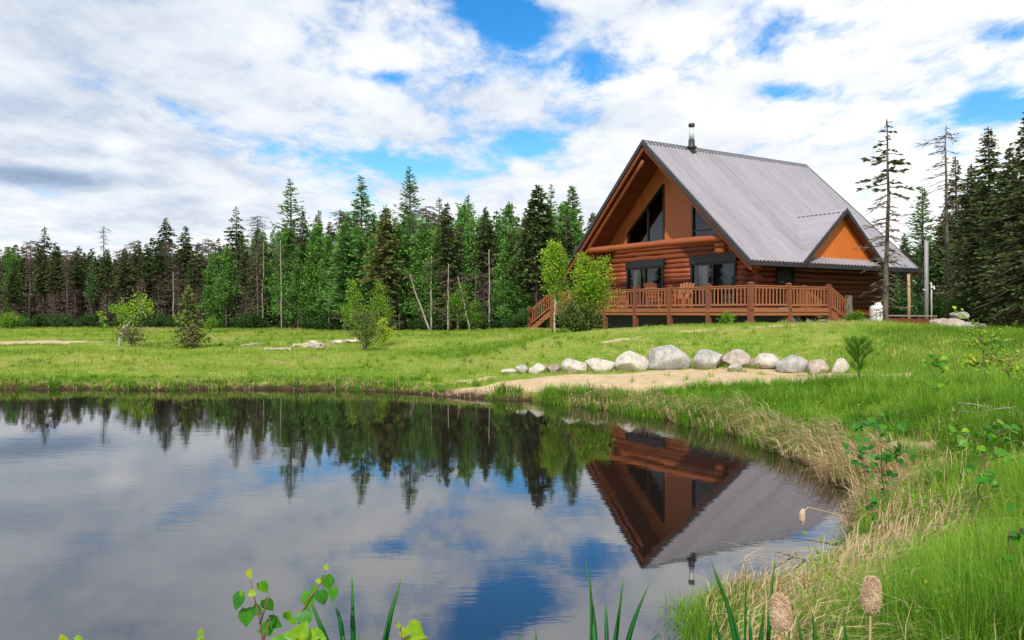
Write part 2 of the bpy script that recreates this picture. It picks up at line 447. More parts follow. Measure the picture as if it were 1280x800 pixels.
M_steel = simple('stainless_pipe', (.62,.62,.62), .4, .15, 8, metal=.3)
M_greyw = simple('weathered_grey_wood', (.20,.17,.145), .85, .3, 6, stretch=(6,6,1), bmp=.3)
def mat_glass():
    m, T, b = new_mat('window_glass')
    gl = T.node('ShaderNodeBsdfGlossy'); gl.inputs['Roughness'].default_value = .02; gl.inputs['Color'].default_value = (.9,.95,1,1)
    tr = T.node('ShaderNodeBsdfTransparent'); tr.inputs[0].default_value = (.85,.87,.88,1)
    fr = T.node('ShaderNodeFresnel'); fr.inputs[0].default_value = 1.5
    mx = T.node('ShaderNodeMixShader')
    T.l.new(T.math('ADD', T.math('MULTIPLY', fr.outputs[0], 1.0), .02, clamp=True), mx.inputs[0])
    T.l.new(tr.outputs[0], mx.inputs[1]); T.l.new(gl.outputs[0], mx.inputs[2])
    T.l.new(mx.outputs[0], T.n['Material Output'].inputs['Surface'])
    return m
M_glass = mat_glass()

ZB = CAMZ-.55                               # height of the cabin's origin
cabin = empty('log_cabin', (8.316, 28.0, ZB), 'log cabin with steep grey ribbed metal roof and railed deck beyond the pond', 'cabin', None, math.atan2(.533,.846))
K = .55                                     # adds camera-relative height to local height
RS, RZ, EZ = 5.59, 7.0+K, 1.82+K            # ridge position across, ridge height, eave height
L0, L1 = 0.0, 10.3
SL = (RZ-EZ)/RS
def roofz(s): return EZ + SL*(s if s <= RS else 2*RS-s)

def ribbed(o, along, down, la, ld, pitch=.2, rib=.045, th=.012, top=None):
    """ribbed metal sheet: o corner, ribs run along 'down'"""
    o = Vector(o); a = Vector(along).normalized(); dn = Vector(down).normalized(); n = dn.cross(a) if dn.cross(a).z > 0 else a.cross(dn)
    prof = []
    k = 0.0
    while k < la-1e-6:
        for u, h in ((0,0),(.60,0),(.68,rib),(.90,rib),(.98,0)):
            if k+u*pitch <= la: prof.append((k+u*pitch, h))
        k += pitch
    prof.append((la, 0))
    v = []
    for e in (0, ld):
        for u, h in prof: v.append(o + a*u + dn*e + n*h)
    m = len(prof)
    f = [(i, i+1, m+i+1, m+i) for i in range(m-1)]
    return v, f
def obj_from_bm(bm, name, mat, parent):
    me = bpy.data.meshes.new(name); bm.to_mesh(me); bm.free()
    o = bpy.data.objects.new(name, me); COL.objects.link(o); me.materials.append(mat); o.parent = parent
    return o
# ---- roof: two slopes, soffit boards, trims
roof = None
for side, nm in ((1,'roof_slope'),(-1,'roof_slope')):
    sE = 0.0 if side == 1 else 2*RS
    v, f = ribbed((L0, sE, EZ), (1,0,0), (0, side*RS, RZ-EZ), L1-L0, math.hypot(RS, RZ-EZ))
    m = MB().add([tuple(p) for p in v], f)
    o = m.build(nm, M_roof, cabin)
    if roof is None: roof = o
def slab(mb, s0, s1, up, dn, x0, x1, t=.5):
    """board following the roof slope between s0 and s1, its top 'up' and bottom 'dn' below the metal"""
    v = []
    for x in (x0, x1):
        v += [(x,s0,roofz(s0)-up),(x,s1,roofz(s1)-up),(x,s1,roofz(s1)-dn),(x,s0,roofz(s0)-dn)]
    mb.add(v, [(0,1,2,3),(7,6,5,4),(0,4,5,1),(1,5,6,2),(2,6,7,3),(3,7,4,0)], t)
m = MB()
for s0, s1 in ((.02,RS),(RS,2*RS-.02)):
    n = 24; w_ = (s1-s0)/n
    for i in range(n):   # boards
        slab(m, s0+i*w_, s0+(i+1)*w_-.006, .03, .10+.004*(i%2), L0+.07, L1-.07, float(rng.uniform(.2,.8)))
m.build('soffit', M_soffit, cabin)
for x0, x1 in ((L0-.03,L0+.04),(L1-.04,L1+.03)):
    m = MB()
    for s0, s1 in ((-.04,RS),(RS,2*RS+.04)): slab(m, s0, s1, -.045, .16, x0, x1)
    m.build('verge_trim', M_trim, cabin)
for x0, x1 in ((L0+.045,L0+.13),(L1-.13,L1-.045)):
    m = MB()
    for s0, s1 in ((.02,RS-.001),(RS+.001,2*RS-.02)): slab(m, s0, s1, .10, .36, x0, x1, .25)
    m.build('bargeboard', M_log, cabin)
for sE in (-.03, 2*RS+.03):
    s = 1 if sE < 0 else -1
    m = MB().box((L0+.05, min(sE,sE+s*.05), EZ-.17), (L1-.05, max(sE,sE+s*.05), EZ-.012)); m.build('eave_trim', M_trim, cabin)
m = MB()
v = []
for x in (L0-.02, L1+.02):
    v += [(x,RS-.18,roofz(RS-.18)+.045),(x,RS,RZ+.06),(x,RS+.18,roofz(RS+.18)+.045),(x,RS+.18,roofz(RS+.18)+.03),(x,RS,RZ+.04),(x,RS-.18,roofz(RS-.18)+.03)]
m.add(v, [(0,1,7,6),(1,2,8,7),(3,2,8,9),(0,5,11,6),(5,4,10,11),(4,3,9,10),(0,1,4,5),(1,2,3,4),(6,7,10,11),(7,8,9,10)])
m.build('ridge_cap', M_trim, cabin)
# ---- log rafters and purlins seen under the front overhang
def logpts(a, b, n=9, wig=.012, r=.13):
    a = np.array(a, float); b = np.array(b, float)
    t = np.linspace(0,1,n)[:,None]
    p = a+(b-a)*t
    p[1:-1] += rng.normal(0, wig, (n-2,3))
    rr = r*(1+rng.uniform(-.05,.05,n))
    return p, rr
def log(mb, a, b, r=.13, t=None, wig=.008):
    p, rr = logpts(a, b, max(4, int(np.linalg.norm(np.array(b)-np.array(a))/.7)+2), wig, r)
    mb.tube(p, rr, 14, float(rng.uniform(.15,.85)) if t is None else t)
for s in (RS,):
    m = MB(); log(m, (.20, s, roofz(s)-.36), (1.7, s, roofz(s)-.36), .14, .7); m.build('purlin', M_log, cabin, True)
m = MB(); log(m, (.32, RS+.3, roofz(RS+.3)-.42), (.32, 2*RS-.6, roofz(2*RS-.6)-.42), .10, .35); m.build('rafter', M_log, cabin, True)
# ---- log walls
WX = 1.5; WS0, WS1 = 1.2, 9.98; WE = 9.6; ZT = 2.85+K; DZ = .15+K
def wall_logs(mb, axis, c, lo, hi, z0, z1, openings, r0=.115, stick=.28, ends=True):
    """horizontal logs along an axis with openings (a0,a1,z0,z1) cut out"""
    z = z0
    k = 0
    while z < z1:
        r = r0*(1+rng.uniform(-.12,.14))
        zc = z+r
        if zc+r > z1+.05: break
        st = (stick if k % 2 == 0 else .12) if (zc < 2.1+K and ends) else -.06
        segs = [(lo-st, hi+(st if ends != 'lo' else -.0))]
        for a0, a1, b0, b1 in openings:
            if zc > b0 and zc < b1:
                ns = []
                for s0, s1 in segs:
                    if a1 <= s0 or a0 >= s1: ns.append((s0,s1))
                    else:
                        if a0 > s0: ns.append((s0,a0))
                        if a1 < s1: ns.append((a1,s1))
                segs = ns
        t = float(rng.uniform(.1,.9))
        for s0, s1 in segs:
            if s1-s0 < .05: continue
            if axis == 'y': log(mb, (c, s0, zc), (c, s1, zc), r*1.04, t)
            else: log(mb, (s0, c, zc), (s1, c, zc), r*1.04, t)
        z += 2*r*.88; k += 1
DR = (2.02, 4.33); DL = (6.0, 8.3); DTOP = 2.2+K
m = MB(); wall_logs(m, 'y', WX+.13, WS0, WS1, -.1+K, ZT, [(DR[0],DR[1],DZ-.1,DTOP),(DL[0],DL[1],DZ-.1,DTOP)])
m.build('front_log_wall', M_log, cabin, True)
SD = (2.96, 3.84)
m = MB(); wall_logs(m, 'x', WS0+.13, WX, WE, .12+K, 2.72+K, [(SD[0],SD[1],DZ-.1,2.15+K)], ends='lo')
m.build('side_log_wall', M_logd, cabin, True)
m = MB(); wall_logs(m, 'x', WS1-.13, WX, WE, -.1+K, 2.72+K, []); m.build('side_log_wall', M_logd, cabin, True)
m = MB(); wall_logs(m, 'y', WE-.13, WS0, WS1, -.1+K, 2.7+K, [], ends=False); m.build('rear_log_wall', M_logd, cabin, True)
# wing wall of logs reaching out under the left of the beam, and its stepped twin at the right
m = MB()
z = DZ; k = 0
while z < 2.55+K:
    r = .115*(1+rng.uniform(-.1,.12)); log(m, (.40 if k%2 else .30, WS1-.02, z+r), (WX, WS1-.02, z+r), r, None); z += 2*r*.93; k += 1
m.build('wing_log_wall', M_log, cabin, True)
m = MB()
for z, x in ((2.58,.28),(2.36,.42),(2.14,.75),(1.92,1.05)): log(m, (x, WS0+.03, z+K), (WX, WS0+.03, z+K), .125, .6)
m.build('bracket_logs', M_log, cabin, True)
m = MB(); log(m, (.35, 1.50, 2.74+K), (.35, 9.9, 2.78+K), .14, .8, .006); m.build('tie_beam', M_log, cabin, True)
m = MB()
for z in (2.50,2.27): log(m, (.42, 1.5, z+K), (.42, 1.95, z+K), .11, .7)
m.build('beam_end_logs', M_log, cabin, True)
m = MB().box((.12,9.95,.15),(.36,10.2,2.66+K)); m.build('corner_post', M_log, cabin)
# ---- boarded gable wall above the logs, with two slanting windows
def under(s): return roofz(s)-.12
def gpoly(mb, pts, x0, x1, t=.5):
    n = len(pts); v = [(x0,s,z) for s,z in pts]+[(x1,s,z) for s,z in pts]
    f = [tuple(range(n)), tuple(range(2*n-1,n-1,-1))]+[(i,(i+1)%n,n+(i+1)%n,n+i) for i in range(n)]
    mb.add(v, f, t)
GX0, GX1 = 1.56, 1.68
WB = 2.98+K
wl = [(6.0,WB),(8.3,WB),(8.3,3.50+K),(6.0,5.42+K)]
wr = [(2.0,WB),(4.3,WB),(4.3,under(4.3)-.32),(2.0,under(2.0)-.12)]
m = MB()
b0 = ZT-.1
gpoly(m, [(1.25,b0),(2.0,b0),(2.0,under(2.0)),(1.25,under(1.25))], GX0, GX1)
gpoly(m, [(2.0,b0),(4.3,b0),(4.3,WB),(2.0,WB)], GX0, GX1)
gpoly(m, [(2.0,wr[3][1]),(4.3,wr[2][1]),(4.3,under(4.3)),(2.0,under(2.0))], GX0, GX1)
gpoly(m, [(4.3,b0),(6.0,b0),(6.0,under(6.0)),(RS,under(RS)),(4.3,under(4.3))], GX0, GX1)
gpoly(m, [(6.0,b0),(8.3,b0),(8.3,WB),(6.0,WB)], GX0, GX1)
gpoly(m, [(6.0,wl[3][1]),(8.3,wl[2][1]),(8.3,under(8.3)),(6.0,under(6.0))], GX0, GX1)
gpoly(m, [(8.3,b0),(9.9,b0),(9.9,under(9.9)),(8.3,under(8.3))], GX0, GX1)
m.build('gable_wall', M_panel, cabin)
m = MB(); gpoly(m, [(1.25,b0),(9.9,b0),(RS,under(RS))], WE-.2, WE-.1); m.build('rear_gable_wall', M_panel, cabin)
def window(pts, mull, bars, x=GX0, fw=.09):
    m = MB(); n = len(pts)
    for i in range(n):
        a = pts[i]; b = pts[(i+1)%n]
        m.beam((x+.0,a[0],a[1]), (x+.0,b[0],b[1]), fw, fw*.9, (1,0,0))
    for s in mull:
        # height of the top edge at s
        (s0,z0),(s1,z1) = pts[2], pts[3]
        zt = z0+(z1-z0)*(s-s0)/(s1-s0)
        m.beam((x+.01,s,pts[0][1]+.02),(x+.01,s,zt-.02),.06,.07,(1,0,0))
    for z, s0, s1 in bars: m.beam((x+.01,s0,z),(x+.01,s1,z),.07,.06,(1,0,0))
    fr = m.build('window', M_frame, cabin)
    m = MB(); m.add([(x+.03,s,z) for s,z in pts], [tuple(range(n))[::-1]]); m.build('pane', M_glass, fr)
    return fr
window(wl, [7.0], [])
window(wr, [2.75], [(3.28+K,2.05,4.25)])
# ---- patio doors with black roller boxes over them
def patio(s0, s1, ztop, x=WX-.02):
    zb = ztop-.25
    m = MB()
    m.box((x-.05,s0-.10,zb),(x+.10,s1+.06,ztop+.05))
    for s in (s0-.03, s1-.05, (s0+s1)/2-.05): m.box((x,s,DZ),(x+.12,s+.09,zb))
    m.box((x,s0,DZ-.02),(x+.12,s1,DZ+.10)); m.box((x+.02,s0,zb-.08),(x+.11,s1,zb-.002))
    fr = m.build('patio_door', M_frame, cabin)
    m = MB(); m.add([(x+.07,s0,DZ),(x+.07,s1,DZ),(x+.07,s1,zb),(x+.07,s0,zb)], [(3,2,1,0)]); m.build('pane', M_glass, fr)
    m = MB(); n = 30
    for c0, c1 in ((s1-.75, s1-.30),):
        pts = [(x+.16+.02*math.sin(i*1.9), c0+(c1-c0)*i/n) for i in range(n+1)]
        v = [(px,py,DZ+.05) for px,py in pts]+[(px,py,zb-.02) for px,py in pts]
        m.add(v, [(i,i+1,n+2+i,n+1+i) for i in range(n)])
    m.build('curtain', M_curt, fr)
patio(DR[0], DR[1], DTOP); patio(DL[0], DL[1], DTOP)
m = MB(); m.box((SD[0],WS0+.04,DZ),(SD[1],WS0+.10,2.15+K)); m.box((SD[0]-.08,WS0-.02,DZ),(SD[0],WS0+.16,2.22+K)); m.box((SD[1],WS0-.02,DZ),(SD[1]+.08,WS0+.16,2.22+K)); m.box((SD[0],WS0-.02,2.15+K),(SD[1],WS0+.16,2.22+K))
sdoor = m.build('side_door', M_frame, cabin)
m = MB(); m.tube([(SD[0]+.1,WS0+.02,DZ+1.0),(SD[0]+.1,WS0-.04,DZ+1.0),(SD[0]+.22,WS0-.04,DZ+1.0)], .012, 8); m.build('handle', M_steel, sdoor)
# inside: floors and a back wall, coloured near black to stand for unlit rooms
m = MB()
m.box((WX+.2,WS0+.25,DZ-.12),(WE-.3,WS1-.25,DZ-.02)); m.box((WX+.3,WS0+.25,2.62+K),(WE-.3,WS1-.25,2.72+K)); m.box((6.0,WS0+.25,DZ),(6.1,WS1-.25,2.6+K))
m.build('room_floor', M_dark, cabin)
m = MB(); m.box((WX+.06,WS0+.1,-.9),(WE-.02,WS1-.1,K-.1)); m.build('foundation', M_conc, cabin)
m = MB(); m.box((3.9,WS0-.02,K-.13),(WE+.02,WS0+.06,K+.13)); m.build('skirt_board', M_log, cabin)
# small grey vents in the foundation at the right
m = MB(); m.box((7.0,WS0+.03,K-.62),(7.25,WS0+.09,K-.36)); m.build('vent', M_trim, cabin)
# ---- chimney
cx, cs = 2.55, RS-.22
ch = MB(); ch.tube([(cx,cs,RZ-.5),(cx,cs,RZ+.30)], [.17,.13], 18); ch = ch.build('chimney', M_trim, cabin, True)
m = MB(); m.tube([(cx,cs,RZ+.29),(cx,cs,RZ+.80)], .105, 18); m.build('flue_pipe', M_steel, ch, True)
m = MB(); m.tube([(cx,cs,RZ+.80),(cx,cs,RZ+.84),(cx,cs,RZ+.86),(cx,cs,RZ+.98),(cx,cs,RZ+1.0)], [.09,.09,.135,.135,.05], 18); m.build('cap', M_trim, ch, True)
m = MB(); m.tube([(cx,cs,RZ-.06),(cx,cs,RZ+.03)], [.24,.19], 18); m.build('flashing', M_trim, ch, True)
# ---- side dormer
DA, DB, DP = 2.83, 7.87, 3.95+K; DM = (DA+DB)/2
def dorm(side):
    xa = DA-.0 if side < 0 else DB
    dn = Vector((xa-DM, 0, EZ-DP)); ld = dn.length
    v, f = ribbed((DM, -.08, DP), (0,1,0), dn, 2.9, ld, .2, .03)
    bm = bmesh.new(); vs = [bm.verts.new(p) for p in v]
    for q in f: bm.faces.new([vs[i] for i in q])
    # cut away what lies under the main roof
    nrmv = Vector((0,-SL,1)).normalized()
    bmesh.ops.bisect_plane(bm, geom=bm.verts[:]+bm.edges[:]+bm.faces[:], plane_co=Vector((0,0,EZ+.0)), plane_no=nrmv, clear_inner=True)
    return bm
for sd_ in (-1, 1):
    o = obj_from_bm(dorm(sd_), 'dormer_roof', M_roof, cabin)
m = MB()
def dslab(mb, y0, y1, up, dn, cut=True):
    for xa in (DA, DB):
        v = []
        for y in (y0, y1):
            v += [(DM,y,DP-up),(xa,y,EZ-up),(xa,y,EZ-dn),(DM,y,DP-dn)]
        mb.add(v, [(0,1,2,3),(7,6,5,4),(0,4,5,1),(1,5,6,2),(2,6,7,3),(3,7,4,0)])
dslab(m, -.11, -.05, -.05, .13); m.build('dormer_trim', M_trim, cabin)
m = MB(); dslab(m, -.05, .22, .02, .09); m.build('dormer_soffit', M_soffit, cabin)
m = MB()
gs = .24
v = [(DA+.45,gs,roofz(gs)+.0),(DB-.45,gs,roofz(gs)+.0),(DM,gs,DP-.12)]
zz = roofz(gs)-.02
sl2 = (DP-EZ)/(DM-DA)
xa = DA+(zz+.12-EZ)/sl2
m.add([(xa,gs,zz),(2*DM-xa,gs,zz),(DM,gs,DP-.12),(xa,gs+.1,zz),(2*DM-xa,gs+.1,zz),(DM,gs+.1,DP-.12)], [(0,1,2),(5,4,3),(0,3,4,1),(1,4,5,2),(2,5,3,0)])
m.build('dormer_gable', M_panel2, cabin)
m = MB()
v = []
for y in (-.09, 2.35): v += [(DM-.16,y,DP-.16*sl2+.045),(DM,y,DP+.06),(DM+.16,y,DP-.16*sl2+.045)]
m.add(v, [(0,1,4,3),(1,2,5,4)]); m.build('dormer_ridge_cap', M_roof, cabin)
# valley flashing
m = MB()
for xa in (DA, DB):
    a = np.array((xa, 0, EZ+.035)); b = np.array((DM, (DP-EZ)/SL, DP+.035))
    s_ = -1 if xa == DA else 1
    m.add([a+(s_*.12,0,.0), a, b, b+(s_*.12,0,0)], [(0,1,2,3)])
m.build('valley_flashing', M_roof, cabin)

# ---- deck
dk = MB()
DX, DS0, DS1, DXR = -.8, -.75, 10.9, 3.43
def boards(mb, x0, x1, s0, s1):
    n = int((x1-x0)/.14)
    for i in range(n):
        a = x0+(x1-x0)*i/n; mb.box((a+.004, s0, DZ-.04), (a+(x1-x0)/n-.004, s1, DZ+.001*(i%2)), None, float(rng.uniform(.2,.8)))
boards(dk, DX, WX, DS0, DS1); boards(dk, WX, DXR, DS0, WS0)
dk.build('deck_floor', M_rail, cabin)
m = MB()
for k, (zt, h, o_) in enumerate(((DZ-.045,.10,.05),(DZ-.15,.12,.02))):
    z0, z1 = zt-h, zt
    m.box((DX-o_,DS0-o_,z0),(DX,DS1,z1), None, .6); m.box((DX,DS0-o_,z0),(DXR,DS0,z1), None, .6)
    m.box((DXR,DS0-o_,z0),(DXR+o_,WS0,z1), None, .5); m.box((DX-o_,DS1,z0),(WX,DS1+o_,z1), None, .5)
m.build('fascia', M_rail, cabin)
m = MB()
for s in np.arange(DS0+.5, DS1, .6): m.box((DX+.02,s,DZ-.24),(WX,s+.05,DZ-.05))
m.build('joists', M_post, cabin)
RT = .90+K     # handrail height
def lz(lx, ls):   # local ground height
    c, s = math.cos(cabin.rotation_euler.z), math.sin(cabin.rotation_euler.z)
    return gz(8.316+c*lx-s*ls, 28+s*lx+c*ls)-ZB
def post(x, s, zt=RT+.08, w=.16):
    m = MB(); g0 = lz(x, s)-.3
    m.box((x-w/2,s-w/2,g0),(x+w/2,s+w/2,zt), None, float(rng.uniform(.3,.7)))
    m.add([(x-w/2-.02,s-w/2-.02,zt),(x+w/2+.02,s-w/2-.02,zt),(x+w/2+.02,s+w/2+.02,zt),(x-w/2-.02,s+w/2+.02,zt),(x,s,zt+.05)], [(0,1,4),(1,2,4),(2,3,4),(3,0,4),(3,2,1,0)], .6)
    m.build('deck_post', M_post, cabin)
def railing(a, b, zo=0, zo2=None, n=None):
    zo2 = zo if zo2 is None else zo2
    a = Vector((a[0],a[1],0)); b = Vector((b[0],b[1],0)); d = b-a; L = d.length
    A = Vector((0,0,zo)); B = Vector((0,0,zo2))
    m = MB(); m.beam(a+A+Vector((0,0,RT)), b+B+Vector((0,0,RT)), .09, .035, t=.7)
    m.beam(a+A+Vector((0,0,RT-.06)), b+B+Vector((0,0,RT-.06)), .04, .07, t=.6)
    h = m.build('railing', M_rail, cabin)
    m = MB(); m.beam(a+A+Vector((0,0,DZ+.10)), b+B+Vector((0,0,DZ+.10)), .04, .07, t=.55); m.build('bottom_rail', M_rail, h)
    n = n or max(3, int(L/.165))
    for i in range(1, n):
        t = i/n; p = a+d*t; z = zo+(zo2-zo)*t
        m = MB(); m.box((p.x-.016,p.y-.016,DZ+.10+z),(p.x+.016,p.y+.016,RT-.05+z), None, float(rng.uniform(.35,.95)))
        m.build('baluster', M_rail, h)
fs = [DS0, 1.19, 3.16, 5.13, 7.05, 9.0, DS1]
for s in fs: post(DX+.03, s+ (.03 if s == DS0 else 0))
for a, b in zip(fs[:-1], fs[1:]): railing((DX+.03,a+.1),(DX+.03,b-.1))
xs_ = [DX, 1.18, 3.38]
for x in xs_[1:]: post(x, DS0+.03)
for a, b in zip(xs_[:-1], xs_[1:]): railing((a+.1,DS0+.03),(b-.1,DS0+.03))
post(WX-.1, DS1); railing((.55,DS1),(WX-.15,DS1), n=5)
# steps down at the left end
def steps(x0, x1, p0, p1, axis, n, zfall):
    """treads between p0 and p1 along an axis, falling zfall"""
    m = MB()
    for i in range(n):
        a = p0+(p1-p0)*i/n; b = p0+(p1-p0)*(i+1)/n+.03*np.sign(p1-p0)
        z = DZ-zfall*(i+1)/(n+1)
        lo, hi = min(a,b), max(a,b)
        if axis == 'y': m.box((x0,lo,z-.045),(x1,hi,z))
        else: m.box((lo,x0,z-.045),(hi,x1,z))
    m.build('stair_treads', M_rail, cabin)
    for e in (x0-.02, x1+.02):
        m = MB()
        A = (e,p0,DZ-.14) if axis == 'y' else (p0,e,DZ-.14); B = (e,p1,DZ-.14-zfall) if axis == 'y' else (p1,e,DZ-.14-zfall)
        m.beam(A, B, .05, .24); m.build('stringer', M_rail, cabin)
g0 = lz(-.2, 13.0); fall = DZ-g0-.08
steps(-.72, .5, DS1+.05, 12.75, 'y', 5, fall)
for x in (-.77, .55):
    post(x, 12.8, RT-fall+.18, .15); railing((x,DS1+.1),(x,12.72), 0, -fall+.08, 9)
post(.55, DS1)
g1 = lz(4.6, -.2); fall = DZ-g1-.05
steps(-.62, .35, DXR+.06, 4.55, 'x', 4, fall)
post(DXR, .42); railing((DXR,.5),(DXR,WS0-.05), n=4)
for s in (-.68, .42): railing((DXR+.1,s),(4.5,s), 0, -fall+.1, 7)
m = MB(); m.beam((4.62,-.70,g1-.2),(4.55,-.72,RT-.28),.17,.17,(1,0,0)); m.build('newel_post', M_greyw, cabin)
m = MB(); m.box((.55,DS0-.055,DZ-.06),(1.0,DS0-.035,DZ+.01)); m.build('name_plate', M_greyw, cabin)

def local(x, s, z=0):
    c, s_ = math.cos(cabin.rotation_euler.z), math.sin(cabin.rotation_euler.z)
    return (8.316+c*x-s_*s, 28+s_*x+c*s, ZB+z)
# ---- deck chairs
def deck_chair(x, s, rz, label):
    e = empty('deck_chair', local(x, s, DZ+.002), label, 'chair', 'wooden chairs on the cabin deck', cabin.rotation_euler.z+rz)
    m = MB()
    for i in range(5): m.box((-.27+.0,-.26+i*.105,.36-.02*i),(.27,-.17+i*.105,.38-.02*i), None, .5+.1*(i%2))
    m.build('seat', M_rail, e)
    m = MB()
    for i in range(5): m.beam((-.24+i*.12,.20,.28),(-.27+i*.135,.52,.98+.05*(1-abs(i-2)/2)),.095,.02,(0,1,0), .5+.1*(i%2))
    m.beam((-.3,.28,.45),(.3,.28,.45),.03,.07); m.beam((-.3,.44,.80),(.3,.44,.80),.03,.07)
    m.build('backrest', M_rail, e)
    for sx in (-1,1):
        for y in (-.28,.30):
            m = MB(); m.beam((sx*.30,y,0),(sx*.30,y,.58),.05,.09,(0,1,0)); m.build('leg', M_rail, e)
        m = MB(); m.box((sx*.33-.07,-.36,.58),(sx*.33+.07,.42,.605)); m.build('armrest', M_rail, e)
    return e
deck_chair(.15, 4.85, R(100), 'slatted wooden armchair on the deck beside the middle post, turned half away')
deck_chair(.35, 3.75, R(-75), 'slatted wooden armchair on the deck just left of the right-hand patio door')
m = MB()
e = empty('side_table', local(.35, 7.6, DZ+.002), 'low wooden slatted table on the deck in front of the left patio door', 'table', None, cabin.rotation_euler.z)
m = MB(); [m.box((-.3+i*.12,-.4,.46),(-.3+i*.12+.11,.4,.49), None, .4+.15*(i%2)) for i in range(5)]; m.build('table_top', M_rail, e)
for sx in (-.26,.26):
    for sy in (-.34,.34): MB().box((sx-.03,sy-.03,0),(sx+.03,sy+.03,.46)).build('leg', M_rail, e)
# ---- gas tank
tx, ty, tz = local(8.15, .45); tz = gz(tx, ty)
e = empty('propane_tank', (tx,ty,tz), 'white upright gas tank standing against the cabin foundation by the right corner', 'gas tank')
m = MB(); r = .33
m.tube([(0,0,.02),(0,0,.06),(0,0,.10),(0,0,.20),(0,0,.42),(0,0,.62),(0,0,.70),(0,0,.755),(0,0,.78),(0,0,.785)], [.20,.24,.30,r,r,r,.315,.24,.12,.04], 28)
m.build('tank_body', M_white, e, True)
m = MB(); ang = np.linspace(.5, 2*PI-.3, 20)
v = [(.14*math.cos(a),.14*math.sin(a),.74) for a in ang]+[(.13*math.cos(a),.13*math.sin(a),.88+.02*math.sin(3*a)) for a in ang]
m.add(v, [(i,i+1,21+i,20+i) for i in range(19)]); m.build('collar', M_white, e, True)
m = MB(); m.tube([(0,0,.76),(0,0,.86)], .03, 10); m.tube([(-.05,0,.87),(.05,0,.87)], .02, 8); m.build('valve', M_steel, e)
m = MB(); m.tube([(0,0,0),(0,0,.05)], .21, 24); m.build('foot_ring', M_white, e)
m = MB(); p = [(.0,-.02,.84),(-.1,-.2,.80),(-.2,-.30,.5),(-.22,-.31,.15),(-.3,-.25,.03)]; m.tube(p, .010, 6); m.build('hose', M_trim, e)
# ================================================================ TREES
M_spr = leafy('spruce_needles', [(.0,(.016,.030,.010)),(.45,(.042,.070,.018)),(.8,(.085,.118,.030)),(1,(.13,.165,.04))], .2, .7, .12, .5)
M_dead = leafy('dead_twigs', [(.0,(.065,.048,.034)),(.5,(.135,.103,.076)),(1,(.22,.18,.14))], .05, .9, .15, .5)
M_larch = leafy('larch_needles', [(.0,(.045,.13,.035)),(.5,(.10,.24,.055)),(1,(.18,.36,.08))], .35, .7, .12, .5)
M_rust = leafy('rusty_needles', [(.0,(.05,.09,.02)),(.5,(.11,.14,.035)),(1,(.20,.16,.05))], .2, .8, .15, .6)
M_fresh = leafy('fresh_leaves', [(.0,(.045,.14,.025)),(.5,(.11,.27,.045)),(1,(.23,.42,.07))], .4, .6, .15, .5)
M_leaf = leafy('young_leaves', [(.0,(.06,.15,.014)),(.5,(.16,.34,.022)),(.85,(.30,.50,.035)),(1,(.50,.52,.03))], .45, .5, .12, 1.5)
M_olive = leafy('olive_leaves', [(.0,(.05,.080,.018)),(.5,(.12,.18,.030)),(1,(.22,.28,.05))], .3, .6, .15, 1.5)
M_scrub = leafy('scrub_twigs', [(.0,(.08,.07,.03)),(.5,(.16,.15,.06)),(1,(.24,.27,.09))], .2, .8, .2, 2)
M_under = leafy('undergrowth_leaves', [(.0,(.012,.045,.012)),(.5,(.035,.11,.018)),(1,(.10,.23,.03))], .35, .6, .2, .4)
def mat_bark(name, lo, hi):
    m, T, b = new_mat(name)
    f = T.noise(T.scaled(coords(T), (8,8,1.5)), 3, 5, .7)
    T.l.new(T.ramp(f, [(.3, lo), (.7, hi)]), b.inputs['Base Color']); b.inputs['Roughness'].default_value = .9
    bump(T, b, f, .6, .02); return m
M_bark = mat_bark('spruce_bark', (.055,.042,.034), (.17,.135,.11))
M_pale = mat_bark('pale_bark', (.22,.19,.16), (.42,.38,.33))
M_birch = mat_bark('birch_bark', (.38,.33,.27), (.66,.61,.54))

